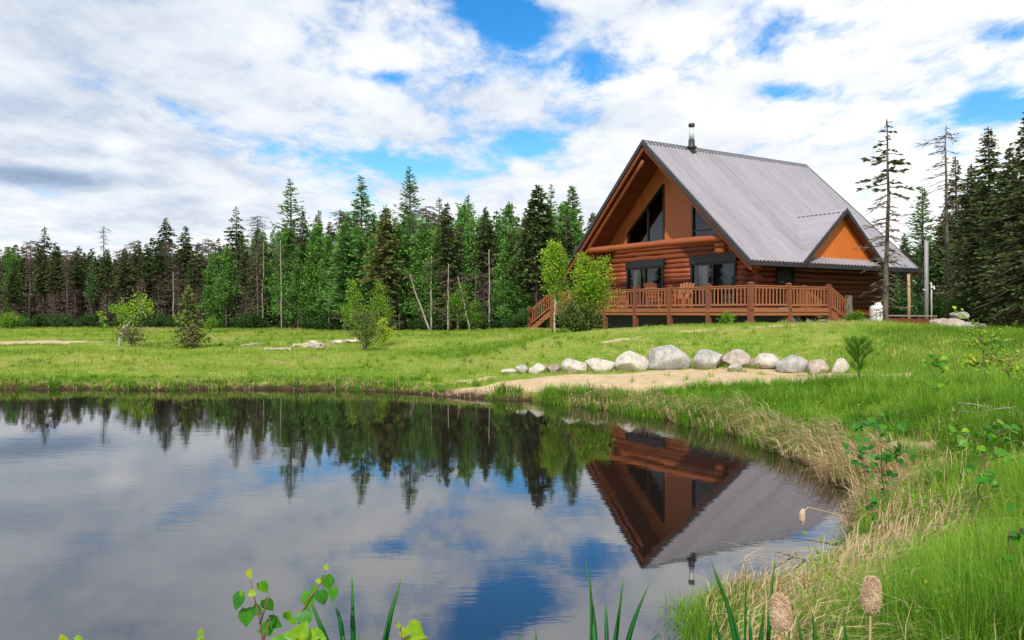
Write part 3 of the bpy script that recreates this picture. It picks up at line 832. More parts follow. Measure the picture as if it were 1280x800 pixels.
def trunk_mesh(H, r0, rng, lean=(0,0), wig=.02):
    n = 12; t = np.linspace(0,1,n)
    pts = np.stack([lean[0]*t*H+np.cumsum(rng.normal(0,wig,n)), lean[1]*t*H+np.cumsum(rng.normal(0,wig,n)), t*H-.15*(t<.01)], 1)
    pts[0,:2] = 0
    rad = r0*(1-t)**.8+.012; rad[0] *= 1.25
    m = MB(); m.tube(pts, rad, 8)
    return m, pts
def on_trunk(pts, z):
    return np.array([np.interp(z, pts[:,2], pts[:,0]), np.interp(z, pts[:,2], pts[:,1]), z])
def conifer(seed, H, Rm, base=.35, deadfrom=.08, dens=1.0, kind='spruce', spread=1.0, tsize=1.0, lean=(0,0), deadd=1.0, gap=0.0, topbulge=0.0):
    """returns trunk, crown and dead-branch collectors"""
    rng = np.random.default_rng(seed)
    tm, pts = trunk_mesh(H, H*.0095+.02, rng, lean)
    cr = MB(); dd = MB()
    P=[];D=[];L=[];W=[];T=[]; P2=[];D2=[];L2=[];W2=[];T2=[]
    z = H*deadfrom
    side = rng.uniform(0,2*PI)
    while z < H*.992:
        t = z/H
        live = t > base + rng.normal(0,.05)
        u = (t-base)/(1-base)
        if live:
            prof = (1-max(u,0))**.85*(.62+.38*min(1,max(u,0)/.15)) + .03
            if topbulge: prof += topbulge*math.exp(-((u-.8)/.12)**2)
        else: prof = .55+.25*t
        nb = int(rng.integers(4,7)*(dens if live else .9*deadd)+.5)
        for b in range(nb):
            if gap and rng.random() < gap: continue
            az = rng.uniform(0,2*PI)
            ln = Rm*prof*rng.uniform(.55,1.2)
            if not live: ln = Rm*rng.uniform(.35,1.05)*prof*1.15
            if ln < .04: ln = .04
            if kind == 'spruce': up = .30*u-.10 if live else rng.uniform(-.35,.10)
            else: up = rng.uniform(.05,.55)
            d = np.array([math.cos(az), math.sin(az), up]); d /= np.linalg.norm(d)
            o = on_trunk(pts, z+rng.uniform(-.1,.1))
            k = max(3, int(ln/.075*(1.0 if live else .8)*(1 if kind=='spruce' else .8)))
            s = rng.uniform(.06,1,k)
            droop = (-.22 if kind=='spruce' else .05)*ln
            p = o+d*(s*ln)[:,None]; p[:,2] += droop*s*s + (.10*ln*s**4 if kind=='spruce' else 0)
            yaw = rng.uniform(-1.1,1.1,k)
            c, sn = np.cos(yaw), np.sin(yaw)
            dd_ = np.stack([d[0]*c-d[1]*sn, d[0]*sn+d[1]*c, rng.uniform(-.55,.25,k)+ (0 if kind=='spruce' else .25)], 1)
            if live:
                ll = (.10+.20*(1-s*.5))*rng.uniform(.6,1.3,k)*tsize*min(1,.5+ln)
                P.append(p); D.append(dd_); L.append(ll); W.append(ll*(.22 if kind=='spruce' else .16)*spread)
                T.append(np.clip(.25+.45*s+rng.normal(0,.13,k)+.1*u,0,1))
            else:
                ll = rng.uniform(.14,.42,k)
                P2.append(p); D2.append(dd_); L2.append(ll); W2.append(np.full(k,.019)); T2.append(np.clip(rng.normal(.5,.2,k),0,1))
            # the branch itself
            q = np.stack([o, o+d*ln*.5+[0,0,droop*.25], o+d*ln*.97+[0,0,droop]])
            if kind != 'none':
                (cr if False else dd).tube(q, [.016+.006*ln, .010+.004*ln, .003], 3, float(rng.uniform(.1,.6)), cap=False)
        z += H*(.013+.011*(1-t))*rng.uniform(.7,1.3)
    if P: cr.kites(np.concatenate(P), np.concatenate(D), np.concatenate(L), np.concatenate(W), np.concatenate(T), rng, .15)
    if P2: dd.kites(np.concatenate(P2), np.concatenate(D2), np.concatenate(L2), np.concatenate(W2), np.concatenate(T2), rng)
    if P:  # leader
        o = on_trunk(pts, H*.985); cr.kites(np.array([o-[0,0,.15]]*3), rng.normal(0,.06,(3,3))+[0,0,1], .35, .03, .6, rng)
    return tm, cr, dd
def broadleaf(seed, H, Rm, base=.2, nb=26, leaf=.07, per=26, lean=(0,0), up=.7, stems=1, colt=(.5,.2), upright=1.0, twig=.010, shape=None, bend=None):
    rng = np.random.default_rng(seed)
    tr = MB(); fo = MB(); P=[];D=[];T=[]
    for st in range(stems):
        ln = (lean[0]+(rng.normal(0,.13) if stems > 1 else 0), lean[1]+(rng.normal(0,.13) if stems > 1 else 0))
        h = H*(1 if st == 0 else rng.uniform(.6,.95))
        n = 10; t = np.linspace(0,1,n)
        pts = np.stack([ln[0]*h*t**1.3+np.cumsum(rng.normal(0,.012*h**.5,n)), ln[1]*h*t+np.cumsum(rng.normal(0,.012*h**.5,n)), h*t-.08*(t<.01)], 1); pts[0,:2] = 0
        tr.tube(pts, (.010*h+.008)*(1-t)**.8+.004, 6, .5)
        for b in range(max(3, nb//stems)):
            u = rng.uniform(0,1)**.8; z = h*(base+(1-base)*u)
            az = rng.uniform(0,2*PI)
            sh = (1-u)**.6*.85+.18 if shape is None else shape(u)
            l = Rm*sh*rng.uniform(.5,1.2)
            d = np.array([math.cos(az), math.sin(az), up*rng.uniform(.4,1.3)]); d /= np.linalg.norm(d)
            o = on_trunk(pts, z)
            e = o+d*l; e[2] += .1*l
            tr.tube(np.stack([o,(o+e)/2+rng.normal(0,.03,3),e]), [twig+.004*l, twig*.7, .003], 4, .5, cap=False)
            k = max(4, int(per*l/max(Rm,.01)*1.2+3)); s = rng.uniform(.15,1.08,k)**.8
            P.append(o+(e-o)*s[:,None]+rng.normal(0,.05+.10*l,(k,3)))
            D.append(rng.normal(0,.8,(k,3))+d*.5+[0,0,-.2])
            T.append(np.clip(rng.normal(colt[0],colt[1],k)+.12*(u-.5)+rng.normal(0,.08),0,1))
    P = np.concatenate(P)
    fo.kites(P, np.concatenate(D), leaf*rng.uniform(.6,1.3,len(P)), leaf*.33*rng.uniform(.8,1.2,len(P)), np.concatenate(T), rng, .3)
    return tr, fo
def place(e, loc, rz=0, s=1, sz=None):
    e.location = loc; e.rotation_euler = (0,0,rz); e.scale = (s,s,sz if sz else s); return e
def make_conifer(name, label, cat, group, loc, crown_mat, bark=M_bark, **kw):
    tm, cr, dd = conifer(**kw)
    e = empty(name, loc, label, cat, group)
    tm.build('trunk', bark, e, True)
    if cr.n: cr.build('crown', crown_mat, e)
    if dd.n: dd.build('dead_branches', M_dead, e)
    return e
def make_broad(name, label, cat, group, loc, mat, bark=M_bark, **kw):
    tr, fo = broadleaf(**kw); e = empty(name, loc, label, cat, group)
    tr.build('stem', bark, e, True); fo.build('foliage', mat, e); return e

# ---- the wood: kinds built once, copied with their parts
WOOD = 'trees in the wood behind the meadow'
random.seed(11)
def scatter_copies(protos, spots):
    used = {}
    out = []
    for k, x, y, h, lab in spots:
        kind = protos[k]; i = random.randrange(len(kind)); p, ph = kind[i]
        first = (k, i) not in used
        o = p if first else copy_tree(p)
        used[(k,i)] = 1
        s = h/ph
        place(o, (x, y, gz(x,y)-.05), random.uniform(0,2*PI), s*random.uniform(.92,1.12), s)
        if lab: o['label'] = lab
        out.append(o)
    for k in protos:
        for i, (p, ph) in enumerate(protos[k]):
            if (k,i) not in used: 
                for c in list(p.children): bpy.data.objects.remove(c)
                bpy.data.objects.remove(p)
    return out
protos = {
 'spruce': [(make_conifer('spruce_tree', 'slender dark spruce with bare brown lower branches, standing in the wood behind the meadow', 'tree', WOOD, (0,0,0), M_spr, seed=s, H=8, Rm=r, base=b, dens=d, deadd=1.9, tsize=1.2), 8)
            for s, r, b, d in ((1,1.05,.50,1.25),(2,.95,.58,1.3),(3,1.2,.45,1.35),(4,.85,.62,1.2),(5,1.1,.55,1.25),(6,1.25,.38,1.4))],
 'thin': [(make_conifer('spruce_tree', 'thin half-dead spruce with a small tufted tip, standing in the wood behind the meadow', 'tree', WOOD, (0,0,0), M_spr, seed=s, H=8, Rm=r, base=b, dens=d, deadd=1.6), 8)
            for s, r, b, d in ((11,.7,.72,1.1),(12,.8,.78,1.1),(13,.65,.68,1.0))],
 'snag': [(make_conifer('dead_tree', 'bare grey-brown dead conifer without needles, standing in the wood behind the meadow', 'dead tree', WOOD, (0,0,0), M_spr, seed=s, H=8, Rm=r, base=1.3, dens=1, deadd=d), 8)
            for s, r, d in ((21,.9,1.6),(22,.8,1.2))],
 'larch': [(make_conifer('larch_tree', 'airy light green larch standing in the wood behind the meadow', 'tree', WOOD, (0,0,0), M_larch, seed=s, H=9, Rm=r, base=b, kind='larch', dens=d*1.2, tsize=1.3), 9)
            for s, r, b, d in ((31,1.15,.30,1.1),(32,1.3,.25,1.2),(33,1.0,.35,1.0))],
}
protos['leafy'] = [(make_broad('leafy_tree', 'full fresh green leafy tree standing in the wood behind the meadow', 'tree', WOOD, (0,0,0), M_fresh, seed=s, H=7.5, Rm=r, base=.10, nb=150, per=26, leaf=.19, colt=(.5,.2), up=.7, stems=1, shape=lambda u: (1-u)**.7*.9+.15), 7.5) for s, r in ((71,1.5),(72,1.25),(73,1.4))]
spots = []
def sky_h(px, py, D, x, y): return (HY-py)/F*D + CAMZ - gz(x,y)
def prof_left(px):   # general skyline row of the wood, photo pixels
    return float(np.interp(px, [-200,0,60,140,200,260,330,400,470,540,620,700,760], [300,304,302,305,298,298,284,272,262,258,266,254,262]))
rows = [(0.0, 1.25, 'a'), (1.6, 1.2, 'b'), (3.4, 1.3, 'c'), (5.6, 1.5, 'd'), (8.5, 2.2, 'e')]
def edge_D(px): return float(np.interp(px, [-200,0,200,360,430,515,600,680,760], [58,57,56,51,48,46,43,39,39]))
for off, step, r_ in rows:
    px = -190 + random.uniform(0,20)
    while px < 765:
        D = edge_D(px)+off+random.uniform(-.6,.6)
        if r_ == 'a' and random.random() < .25: px += step/D*F; continue
        x = (px-640)/F*D
        h = sky_h(px, prof_left(px)+abs(random.gauss(0,9))-(4 if r_ in 'bc' else 0)+(10 if r_ == 'a' else 0), D, x, D)
        u = random.random()
        green = np.interp(px, [0,300,400,520,620,760],[.06,.12,.68,.68,.50,.28])
        k = ('larch' if random.random() < .5 else 'leafy') if u < green else ('thin' if u < green+.22 else ('snag' if u < green+.22+.10 else 'spruce'))
        spots.append((k, x, D, max(3.5,h*random.uniform(.93,1.02)), None))
        px += step*random.uniform(.75,1.3)/D*F
for px, top, dD in ((392,300,-.5),(412,296,-1.2),(448,285,-.6),(466,300,-1.4),(500,282,-.8),(528,272,-.4),(545,290,-1.2),(590,275,0),(632,300,-.6),(372,310,-1),(655,290,.4)):
    D = edge_D(px)+dD; x = (px-640)/F*D; spots.append(('leafy', x, D, sky_h(px, top, D, x, D), None))
# behind the cabin to the right
for off, step in ((0,1.9),(2.5,1.8),(5.5,2.2)):
    px = 1085
    while px < 1400:
        D = 42+off+random.uniform(-.8,.8) - (px > 1190)*6
        x = (px-640)/F*D
        top = float(np.interp(px, [1085,1120,1160,1190,1220,1280,1400],[300,290,285,250,225,205,180]))+random.uniform(-12,22)
        k = random.choices(['spruce','larch','thin'], [.55,.33,.12] if px < 1190 else [.9,.03,.07])[0]
        spots.append((k, x, D, sky_h(px, top, D, x, D), None))
        px += step*random.uniform(.8,1.3)/D*F
# the wood goes on round the left of the pond, outside the picture (it shows in the windows)
for i in range(34):
    y = 8+i*1.35+random.uniform(-.5,.5); x = -44-random.uniform(0,6)
    spots.append((random.choice(['spruce','spruce','thin','larch']), x, y, random.uniform(5.5,8), None))
scatter_copies(protos, spots)

# ---- trees one can tell apart
def named(px, py, D, kind, label, name=None, cat='tree', **kw):
    x = (px-640)/F*D; H = sky_h(px, py, D, x, D)
    mats = {'spruce':M_spr,'larch':M_larch,'rust':M_rust,'snag':M_spr}
    nm = name or {'spruce':'spruce_tree','larch':'larch_tree','rust':'spruce_tree','snag':'dead_tree'}[kind]
    kk = 'larch' if kind == 'larch' else 'spruce'
    base = dict(H=H, kind=kk, seed=int(px)); base.update(kw)
    return make_conifer(nm, label, cat, None, (x, D, gz(x,D)-.05), mats[kind], **base)
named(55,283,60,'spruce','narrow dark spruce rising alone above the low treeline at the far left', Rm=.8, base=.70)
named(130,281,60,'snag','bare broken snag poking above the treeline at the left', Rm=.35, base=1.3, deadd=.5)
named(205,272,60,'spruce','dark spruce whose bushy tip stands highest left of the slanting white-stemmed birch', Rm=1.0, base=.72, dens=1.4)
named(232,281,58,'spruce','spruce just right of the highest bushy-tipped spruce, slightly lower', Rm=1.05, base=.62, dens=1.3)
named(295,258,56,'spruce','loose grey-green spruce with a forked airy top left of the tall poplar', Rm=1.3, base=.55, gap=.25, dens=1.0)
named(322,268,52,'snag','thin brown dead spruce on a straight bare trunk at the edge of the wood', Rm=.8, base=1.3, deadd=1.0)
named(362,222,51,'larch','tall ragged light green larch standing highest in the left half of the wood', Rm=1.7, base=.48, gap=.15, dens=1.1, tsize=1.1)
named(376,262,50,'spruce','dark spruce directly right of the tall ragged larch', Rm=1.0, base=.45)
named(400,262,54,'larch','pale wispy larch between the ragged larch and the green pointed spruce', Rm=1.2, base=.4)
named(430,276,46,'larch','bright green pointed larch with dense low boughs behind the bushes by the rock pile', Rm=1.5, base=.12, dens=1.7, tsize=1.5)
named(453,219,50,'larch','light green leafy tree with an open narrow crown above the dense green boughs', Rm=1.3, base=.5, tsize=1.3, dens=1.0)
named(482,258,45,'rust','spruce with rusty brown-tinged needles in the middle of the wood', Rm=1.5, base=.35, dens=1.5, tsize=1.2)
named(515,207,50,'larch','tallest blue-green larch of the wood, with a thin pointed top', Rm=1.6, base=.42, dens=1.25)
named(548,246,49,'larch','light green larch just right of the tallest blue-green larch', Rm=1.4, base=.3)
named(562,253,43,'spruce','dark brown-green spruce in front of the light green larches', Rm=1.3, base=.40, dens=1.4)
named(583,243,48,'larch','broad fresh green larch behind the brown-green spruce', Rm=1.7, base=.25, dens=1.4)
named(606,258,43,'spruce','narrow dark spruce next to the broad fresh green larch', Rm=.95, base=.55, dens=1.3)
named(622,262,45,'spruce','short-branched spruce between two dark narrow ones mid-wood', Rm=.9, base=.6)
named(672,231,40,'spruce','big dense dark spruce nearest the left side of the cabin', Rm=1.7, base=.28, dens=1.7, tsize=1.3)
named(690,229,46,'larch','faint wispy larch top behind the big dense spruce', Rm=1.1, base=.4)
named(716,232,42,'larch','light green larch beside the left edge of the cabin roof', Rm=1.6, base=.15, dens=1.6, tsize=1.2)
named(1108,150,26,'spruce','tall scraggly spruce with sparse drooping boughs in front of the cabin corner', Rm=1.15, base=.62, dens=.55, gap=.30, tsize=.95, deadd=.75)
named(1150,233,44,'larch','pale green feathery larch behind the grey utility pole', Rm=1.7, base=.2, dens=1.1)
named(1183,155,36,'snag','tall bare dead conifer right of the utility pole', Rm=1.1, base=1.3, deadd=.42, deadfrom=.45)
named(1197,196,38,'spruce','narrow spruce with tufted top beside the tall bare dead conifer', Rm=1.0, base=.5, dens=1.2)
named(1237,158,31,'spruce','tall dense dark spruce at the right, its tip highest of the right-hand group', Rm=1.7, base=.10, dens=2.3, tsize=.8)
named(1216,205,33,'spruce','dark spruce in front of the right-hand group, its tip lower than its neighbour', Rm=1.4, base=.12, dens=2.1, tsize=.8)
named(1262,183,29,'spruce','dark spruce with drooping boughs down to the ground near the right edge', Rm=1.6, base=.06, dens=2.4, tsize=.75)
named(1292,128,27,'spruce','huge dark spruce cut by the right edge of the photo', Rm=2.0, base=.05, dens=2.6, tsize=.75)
# bare pale trunks along the edge of the wood and the leaning ones
def bare_trunk(px0, py0, px1, py1, D, r, label, mat=M_pale, twigs=14, group=None):
    x0 = (px0-640)/F*D; a = np.array([x0, D, gz(x0,D)-.05]); b = at(px1, py1, D)
    e = empty('dead_tree', a, label, 'dead tree', group)
    rng = np.random.default_rng(int(px0*7+px1))
    n = 9; t = np.linspace(0,1,n)[:,None]
    pts = (b-a)*t + rng.normal(0,.02,(n,3))*t*(1-t)*4
    MB().tube(pts, r*(1-.7*t[:,0]), 8).build('trunk', mat, e, True)
    m = MB()
    for k in range(twigs):
        u = rng.uniform(.25,.98); o = pts[0]+(pts[-1]-pts[0])*u; az = rng.uniform(0,2*PI)
        q = o+np.array([math.cos(az),math.sin(az),rng.uniform(-.4,.3)])*rng.uniform(.2,.8)
        m.tube(np.stack([o,(o+q)/2,q+[0,0,-.05]]), [.012,.008,.003], 3, .5, cap=False)
        c = rng.uniform(.3,1,8)[:,None]
        m.kites(o+(q-o)*c, rng.normal(0,1,(8,3)), .18, .012, .6, rng)
    m.build('twigs', M_dead, e)
bare_trunk(538,409,512,343,42,.06,'pale dead trunk leaning left at the edge of the wood')
bare_trunk(588,409,572,345,41,.05,'thin trunk leaning slightly left beside the young green aspen')
for px, top, D, lb in ((539,320,43,'straight pale bare trunk touching the foot of the leaning dead trunk'),(612,312,41,'straight pale bare trunk at the edge of the wood left of the deck stairs'),
                   (560,330,42,'thin grey bare trunk left of the young green aspen'),(595,335,42,'thin grey bare trunk right of the young green aspen'),(352,300,50,'pale trunk with a peeling forked top below the ragged larch'),(217,340,55,'thin pale trunk between the birch and the small spruce'),
                   (240,330,56,'thin grey trunk directly behind the small spruce with the brown bush'),(328,300,52,'slim brown trunk in front of the wood left of the peeling trunk'),(463,345,46,'thin grey trunk behind the bushes by the rock pile')):
    bare_trunk(px, 410, px+random.uniform(-2,2), top, D, .055, lb, random.choice([M_pale,M_bark,M_pale]), 18)

# ---- undergrowth along the foot of the wood: a few kinds of bush, copied
BG = 'green bushes along the foot of the wood'
bush = []
for s in (1,2,3,4):
    tr, fo = broadleaf(100+s, 1.1, .75, .02, 34, .11, 26, stems=4, up=.8)
    e = empty('bush', (0,0,0), 'low green bush at the foot of the wood behind the meadow', 'bush', BG); tr.build('stem', M_bark, e); fo.build('foliage', M_under if s < 4 else M_leaf, e); bush.append(e)
first = set(); random.seed(3)
bs = []
for i in range(62):
    px = -30+i*12.6+random.uniform(-6,6)
    if px > 700: continue
    bs.append((px, edge_D(px)-random.uniform(.3,1.6), random.uniform(.4,1.0)))
for i in range(16): bs.append((1118+i*12+random.uniform(-5,5), 38-random.uniform(0,3)-(i>7)*4, random.uniform(.7,1.4)))
for px, D, s in bs:
    k = random.choices([0,1,2,3],[3,3,3,1.2])[0]; x = (px-640)/F*D
    o = bush[k] if k not in first else copy_tree(bush[k]); first.add(k)
    place(o, (x, D, gz(x,D)-.03), random.uniform(0,6), s*random.uniform(.9,1.5), s)
    if px > 1100: o['label'] = 'low green bush under the tall trees right of the cabin'; o['group'] = 'green bushes under the trees right of the cabin'

# ---- shrubs standing in the meadow
def shrub_at(px, pyb, D, name, label, cat, mat, bark=M_bark, sink=0, **kw):
    x = (px-640)/F*D; return make_broad(name, label, cat, None, (x, D, gz(x,D)-.03-sink), mat, bark, **kw)
def Dof(py, zg): return (CAMZ-zg)*F/(py-HY)
# slanting birch with two white stems
D = 31; x = (148-640)/F*D
e = empty('birch_tree', (x, D, gz(x,D)-.03), 'small birch with two slanting white stems and sparse yellow-green leaves', 'tree')
m = MB(); rg = np.random.default_rng(8)
q1 = np.array([(0,0,-.05),(.10,0,.35),(.28,0,.8),(.55,.05,1.15),(.82,.05,1.5),(1.0,0,1.85),(1.12,0,2.05)]); q2 = np.array([(0,0,-.05),(.03,.05,.4),(.18,.1,.9),(.35,.1,1.22),(.50,.1,1.30)])
m.tube(q1, [.045,.04,.034,.028,.02,.012,.006], 8); m.tube(q2, [.04,.035,.028,.016,.006], 8)
m.build('stem', M_birch, e, True)
m = MB(); f = MB()
for cx_, cz_, rr, n in ((.85,1.75,.36,230),(1.1,1.6,.26,120),(.45,1.45,.36,240),(.10,1.50,.26,130),(.25,1.2,.3,120),(-.25,1.55,.18,50),(-.62,1.15,.13,34),(-.5,.9,.12,26),(-.72,1.35,.1,20),(.6,1.15,.25,90),(.4,.75,.28,60),(1.3,1.45,.12,20)):
    o = np.array([cx_*1.0, .0, cz_*1.0]); src = q1[3] if cx_ > .4 else q2[3]
    m.tube(np.stack([src,(src+o)/2+[0,0,.05],o]), [.014,.009,.003], 4, cap=False)
    P = o+rg.normal(0,rr*.55,(n,3)); f.kites(P, rg.normal(0,1,(n,3)), .085, .028, np.clip(rg.normal(.7,.18,n),0,1), rg, .3)
m.build('branch', M_bark, e); f.build('foliage', M_leaf, e)
shrub_at(165,428,30,'bush','dry grey-brown twiggy bush around the foot of the slanting birch','bush',M_scrub,seed=41,H=.75,Rm=.7,base=.02,nb=34,per=26,leaf=.10,stems=7,up=.8)
D = 30; x = (237-640)/F*D
make_conifer('spruce_tree','small bright spruce with flat tiers of boughs standing alone in the meadow','tree',None,(x,D,gz(x,D)-.03),M_olive,seed=77,H=2.25,Rm=.75,base=.12,dens=1.1,tsize=.75,deadfrom=.05)
shrub_at(240,428,29.2,'bush','brown leafless bush at the foot of the small tiered spruce','bush',M_scrub,seed=42,H=.85,Rm=.55,base=.02,nb=36,per=26,leaf=.10,stems=7,up=.9)
shrub_at(12,405,52,'bush','round bright green bush at the far left of the meadow','bush',M_leaf,seed=43,H=1.1,Rm=.9,base=.02,nb=60,per=30,leaf=.10,stems=5)
shrub_at(262,405,45,'bush','little vivid green sapling right of the small tiered spruce','bush',M_leaf,seed=44,H=.75,Rm=.45,base=.3,nb=30,per=26,leaf=.09,stems=2)
shrub_at(443,408,35,'shrub','tall bush with a pointed light green top, leftmost of the three by the rock pile','shrub',M_leaf,seed=45,H=2.35,Rm=.62,base=.12,nb=90,per=30,leaf=.08,stems=2,colt=(.58,.22))
shrub_at(476,408,35,'shrub','tall bush with a light green tip, rightmost of the three by the rock pile','shrub',M_leaf,seed=46,H=2.3,Rm=.60,base=.1,nb=90,per=30,leaf=.08,stems=2,colt=(.50,.24))
shrub_at(457,437,27,'shrub','olive bush on a short dark stem standing in front of two taller bushes','shrub',M_olive,seed=47,H=1.45,Rm=.62,base=.12,nb=80,per=34,leaf=.07,stems=4,colt=(.55,.2))
shrub_at(480,420,29,'shrub','small yellow-green bush tucked right of the olive bush','shrub',M_leaf,seed=48,H=.95,Rm=.45,base=.1,nb=40,per=26,leaf=.075,stems=3,colt=(.85,.12))
shrub_at(572,409,41,'tree','young green aspen standing between the bare trunks of the wood','tree',M_leaf,seed=49,H=2.4,Rm=.75,base=.15,nb=70,per=26,leaf=.10,colt=(.4,.2),stems=2)
shrub_at(592,409,41,'tree','shorter young green aspen right of its taller twin among the bare trunks','tree',M_leaf,seed=50,H=1.5,Rm=.6,base=.1,nb=40,per=26,leaf=.10,colt=(.3,.2),stems=2)
# the two in front of the cabin
col = lambda u: .30+.75*math.sin(PI*min(1,u*.85+.12))
shrub_at(694,422,30.4,'birch_tree','slim young birch with fresh bright green leaves in front of the deck stairs','tree',M_leaf,M_birch,seed=51,H=3.35,Rm=.55,base=.34,nb=150,per=34,leaf=.09,colt=(.72,.14),shape=col,up=.9)
shrub_at(738,425,29.6,'shrub','wide dense bush, bright green above and brownish below, hiding part of the deck','shrub',M_leaf,seed=52,H=2.95,Rm=.95,base=.22,nb=300,per=36,leaf=.09,stems=3,colt=(.70,.16),shape=lambda u:1.05-.88*u,up=.6)
shrub_at(724,425,29.3,'spruce_tree','low olive-brown spruce bush growing inside the foot of the wide dense bush','tree',M_olive,seed=53,H=1.0,Rm=.9,base=.01,nb=170,per=40,leaf=.09,stems=6,colt=(.35,.2),up=.45,shape=lambda u:1.0-.5*u)
for i,(px,D,s,lb) in enumerate(((910,25.5,.45,'yellow-topped weed growing below the deck left of the corner post'),(1071,28.5,.5,'small leafy bush against the grey foundation left of the gas tank'),(1064,29,.45,'low weeds at the foot of the right-hand deck stairs'),(1187,34,1.3,'round vivid green bush behind the boulders at the right'))):
    shrub_at(px,0,D,'bush',lb,'bush',M_leaf,seed=60+i,H=s,Rm=s*.55,base=.05,nb=40,per=24,leaf=.06,stems=4,colt=(.5,.2))

# ================================================================ ROCKS, TIMBER, POLES
def rock(seed, sx, sy, sz, cuts=16):
    rg = np.random.default_rng(seed); bm = bmesh.new(); bmesh.ops.create_icosphere(bm, subdivisions=4, radius=1)
    V = np.array([v.co[:] for v in bm.verts])
    for k in range(cuts):
        n = nrm(rg.normal(size=3)+np.array([0,0,.3])); h = rg.uniform(.56,.86)
        d = V@n; V = np.where((d > h)[:,None], V-n*(d-h)[:,None]*.85, V)
    for f_, a in ((2.1,.07),(4.3,.035),(9,.014)):
        ph = rg.uniform(0,6,3); V = V*(1+a*(np.sin(V[:,[0]]*f_+ph[0])*np.sin(V[:,[1]]*f_+ph[1])+np.sin(V[:,[2]]*f_*1.2+ph[2])*.6))
    V = V*np.array([sx,sy,sz]); lo = -sz*.55
    for v, c in zip(bm.verts, V): v.co = (c[0],c[1],max(c[2],lo))
    for f in bm.faces: f.smooth = True
    me = bpy.data.meshes.new('rock'); bm.to_mesh(me); bm.free(); return me
def mat_rock(name, lo, mid, hi):
    m, T, b = new_mat(name); p = coords(T)
    f = T.noise(p, 3.0, 8, .68, .4); g2 = T.noise(p, 16, 5, .7)
    v = T.math('ADD', T.math('MULTIPLY', f, .65), T.math('MULTIPLY', g2, .35))
    T.l.new(T.ramp(v, [(.36, lo), (.48, mid), (.62, hi)]), b.inputs['Base Color']); b.inputs['Roughness'].default_value = .9
    bump(T, b, v, .7, .06); return m
MR = {'grey':mat_rock('grey_granite',(.15,.145,.14),(.32,.31,.29),(.50,.48,.44)),
      'white':mat_rock('pale_granite',(.25,.22,.19),(.46,.42,.36),(.62,.57,.49)),
      'pink':mat_rock('pinkish_granite',(.20,.155,.125),(.36,.29,.245),(.50,.43,.36)),
      'brown':mat_rock('brown_granite',(.12,.095,.07),(.24,.19,.14),(.36,.30,.23))}
BR = 'boulders in a row behind the sand'
def boulder(seed, px, py, w, h, D, kind, label, group=BR, depth=.8):
    """px,py: foot of the stone in photo pixels; w,h its size in photo pixels"""
    x = (px-640)/F*D; W_ = w/F*D; H_ = h/F*D
    me = rock(seed, W_/2*1.06, W_/2*depth, H_*.66)
    o = bpy.data.objects.new('boulder', me); COL.objects.link(o); me.materials.append(MR[kind])
    o.location = (x, D, gz(x,D)+H_*.33); o.rotation_euler = (0,0,random.uniform(-.4,.4)); tag(o, label, 'boulder', group); return o
for i,(px,w,h,kd,dy,lb) in enumerate((
  (637,20,8,'white',-.3,'flat whitish stone at the far left end of the boulder row'),
  (652,20,11,'grey',0,'small grey-green stone second from the left end of the boulder row'),
  (672,20,14,'white',0,'small round cream stone between the grey-green stone and the flat brown one'),
  (692,22,10,'brown',.2,'low flat brownish stone in the row, barely above the grass'),
  (719,32,17,'white',0,'smooth rounded white boulder in the left half of the row'),
  (750,36,17,'white',0,'low wide pale boulder just right of the smooth white one'),
  (789,40,26,'white',0,'tall cream boulder with an angular crack, left of the largest grey boulder'),
  (835,50,30,'grey',0,'largest boulder of the row, light grey and domed'),
  (884,40,24,'grey',-.1,'smooth mid-grey boulder directly right of the largest one'),
  (919,36,17,'pink',.2,'pinkish layered boulder right of the smooth mid-grey one'),
  (917,20,9,'grey',-.5,'small grey stone lying in front of the pinkish layered boulder'),
  (941,14,11,'brown',.2,'small brown stone wedged left of the pointed cream boulder'),
  (957,32,22,'white',0,'pointed cream boulder in the right half of the row'),
  (972,14,11,'brown',.4,'small tan stone wedged right of the pointed cream boulder'),
  (992,42,23,'grey',.1,'wide pale grey boulder in the right half of the row'),
  (1023,28,17,'pink',0,'low pinkish boulder second from the right end of the row'),
  (1050,22,18,'white',.1,'last small pale boulder at the right end of the row'))):
    boulder(200+i, px, 0, w*1.06, h*1.16, 17.75+dy+.1*math.sin(px)-max(0,px-870)/180*1.5+max(0,705-px)/70*.7, kd, lb)
for i,(px,w,h,kd,D,lb) in enumerate(((1176,26,17,'pink',27.5,'leftmost pinkish boulder of the heap below the right-hand trees'),(1191,34,16,'pink',27,'broad tan boulder in front of the heap below the right-hand trees'),
  (1199,24,9,'grey',28.2,'flat grey stone lying on top of the boulder heap at the right'),(1211,22,13,'grey',27.6,'grey boulder at the right end of the heap below the trees'),(1229,16,8,'brown',27.4,'small brown stone apart from the heap, furthest right'),(1137,18,7,'pink',27,'low pink stone between the tall scraggly spruce and the utility pole'))):
    o = boulder(230+i, px, 0, w, h, D, kd, lb, 'boulders heaped below the right-hand trees')
    if 'on top' in lb: o.location.z += .38
# flat stones lying in the grass in front of the sand's right end
boulder(250, 1090, 0, 40, 4, 15.2, 'white', 'flat pale stone slab lying in the grass right of the sand', None, .9)
boulder(251, 1110, 0, 26, 4, 14.2, 'pink', 'small flat pinkish slab in the grass right of the sand', None, .9)
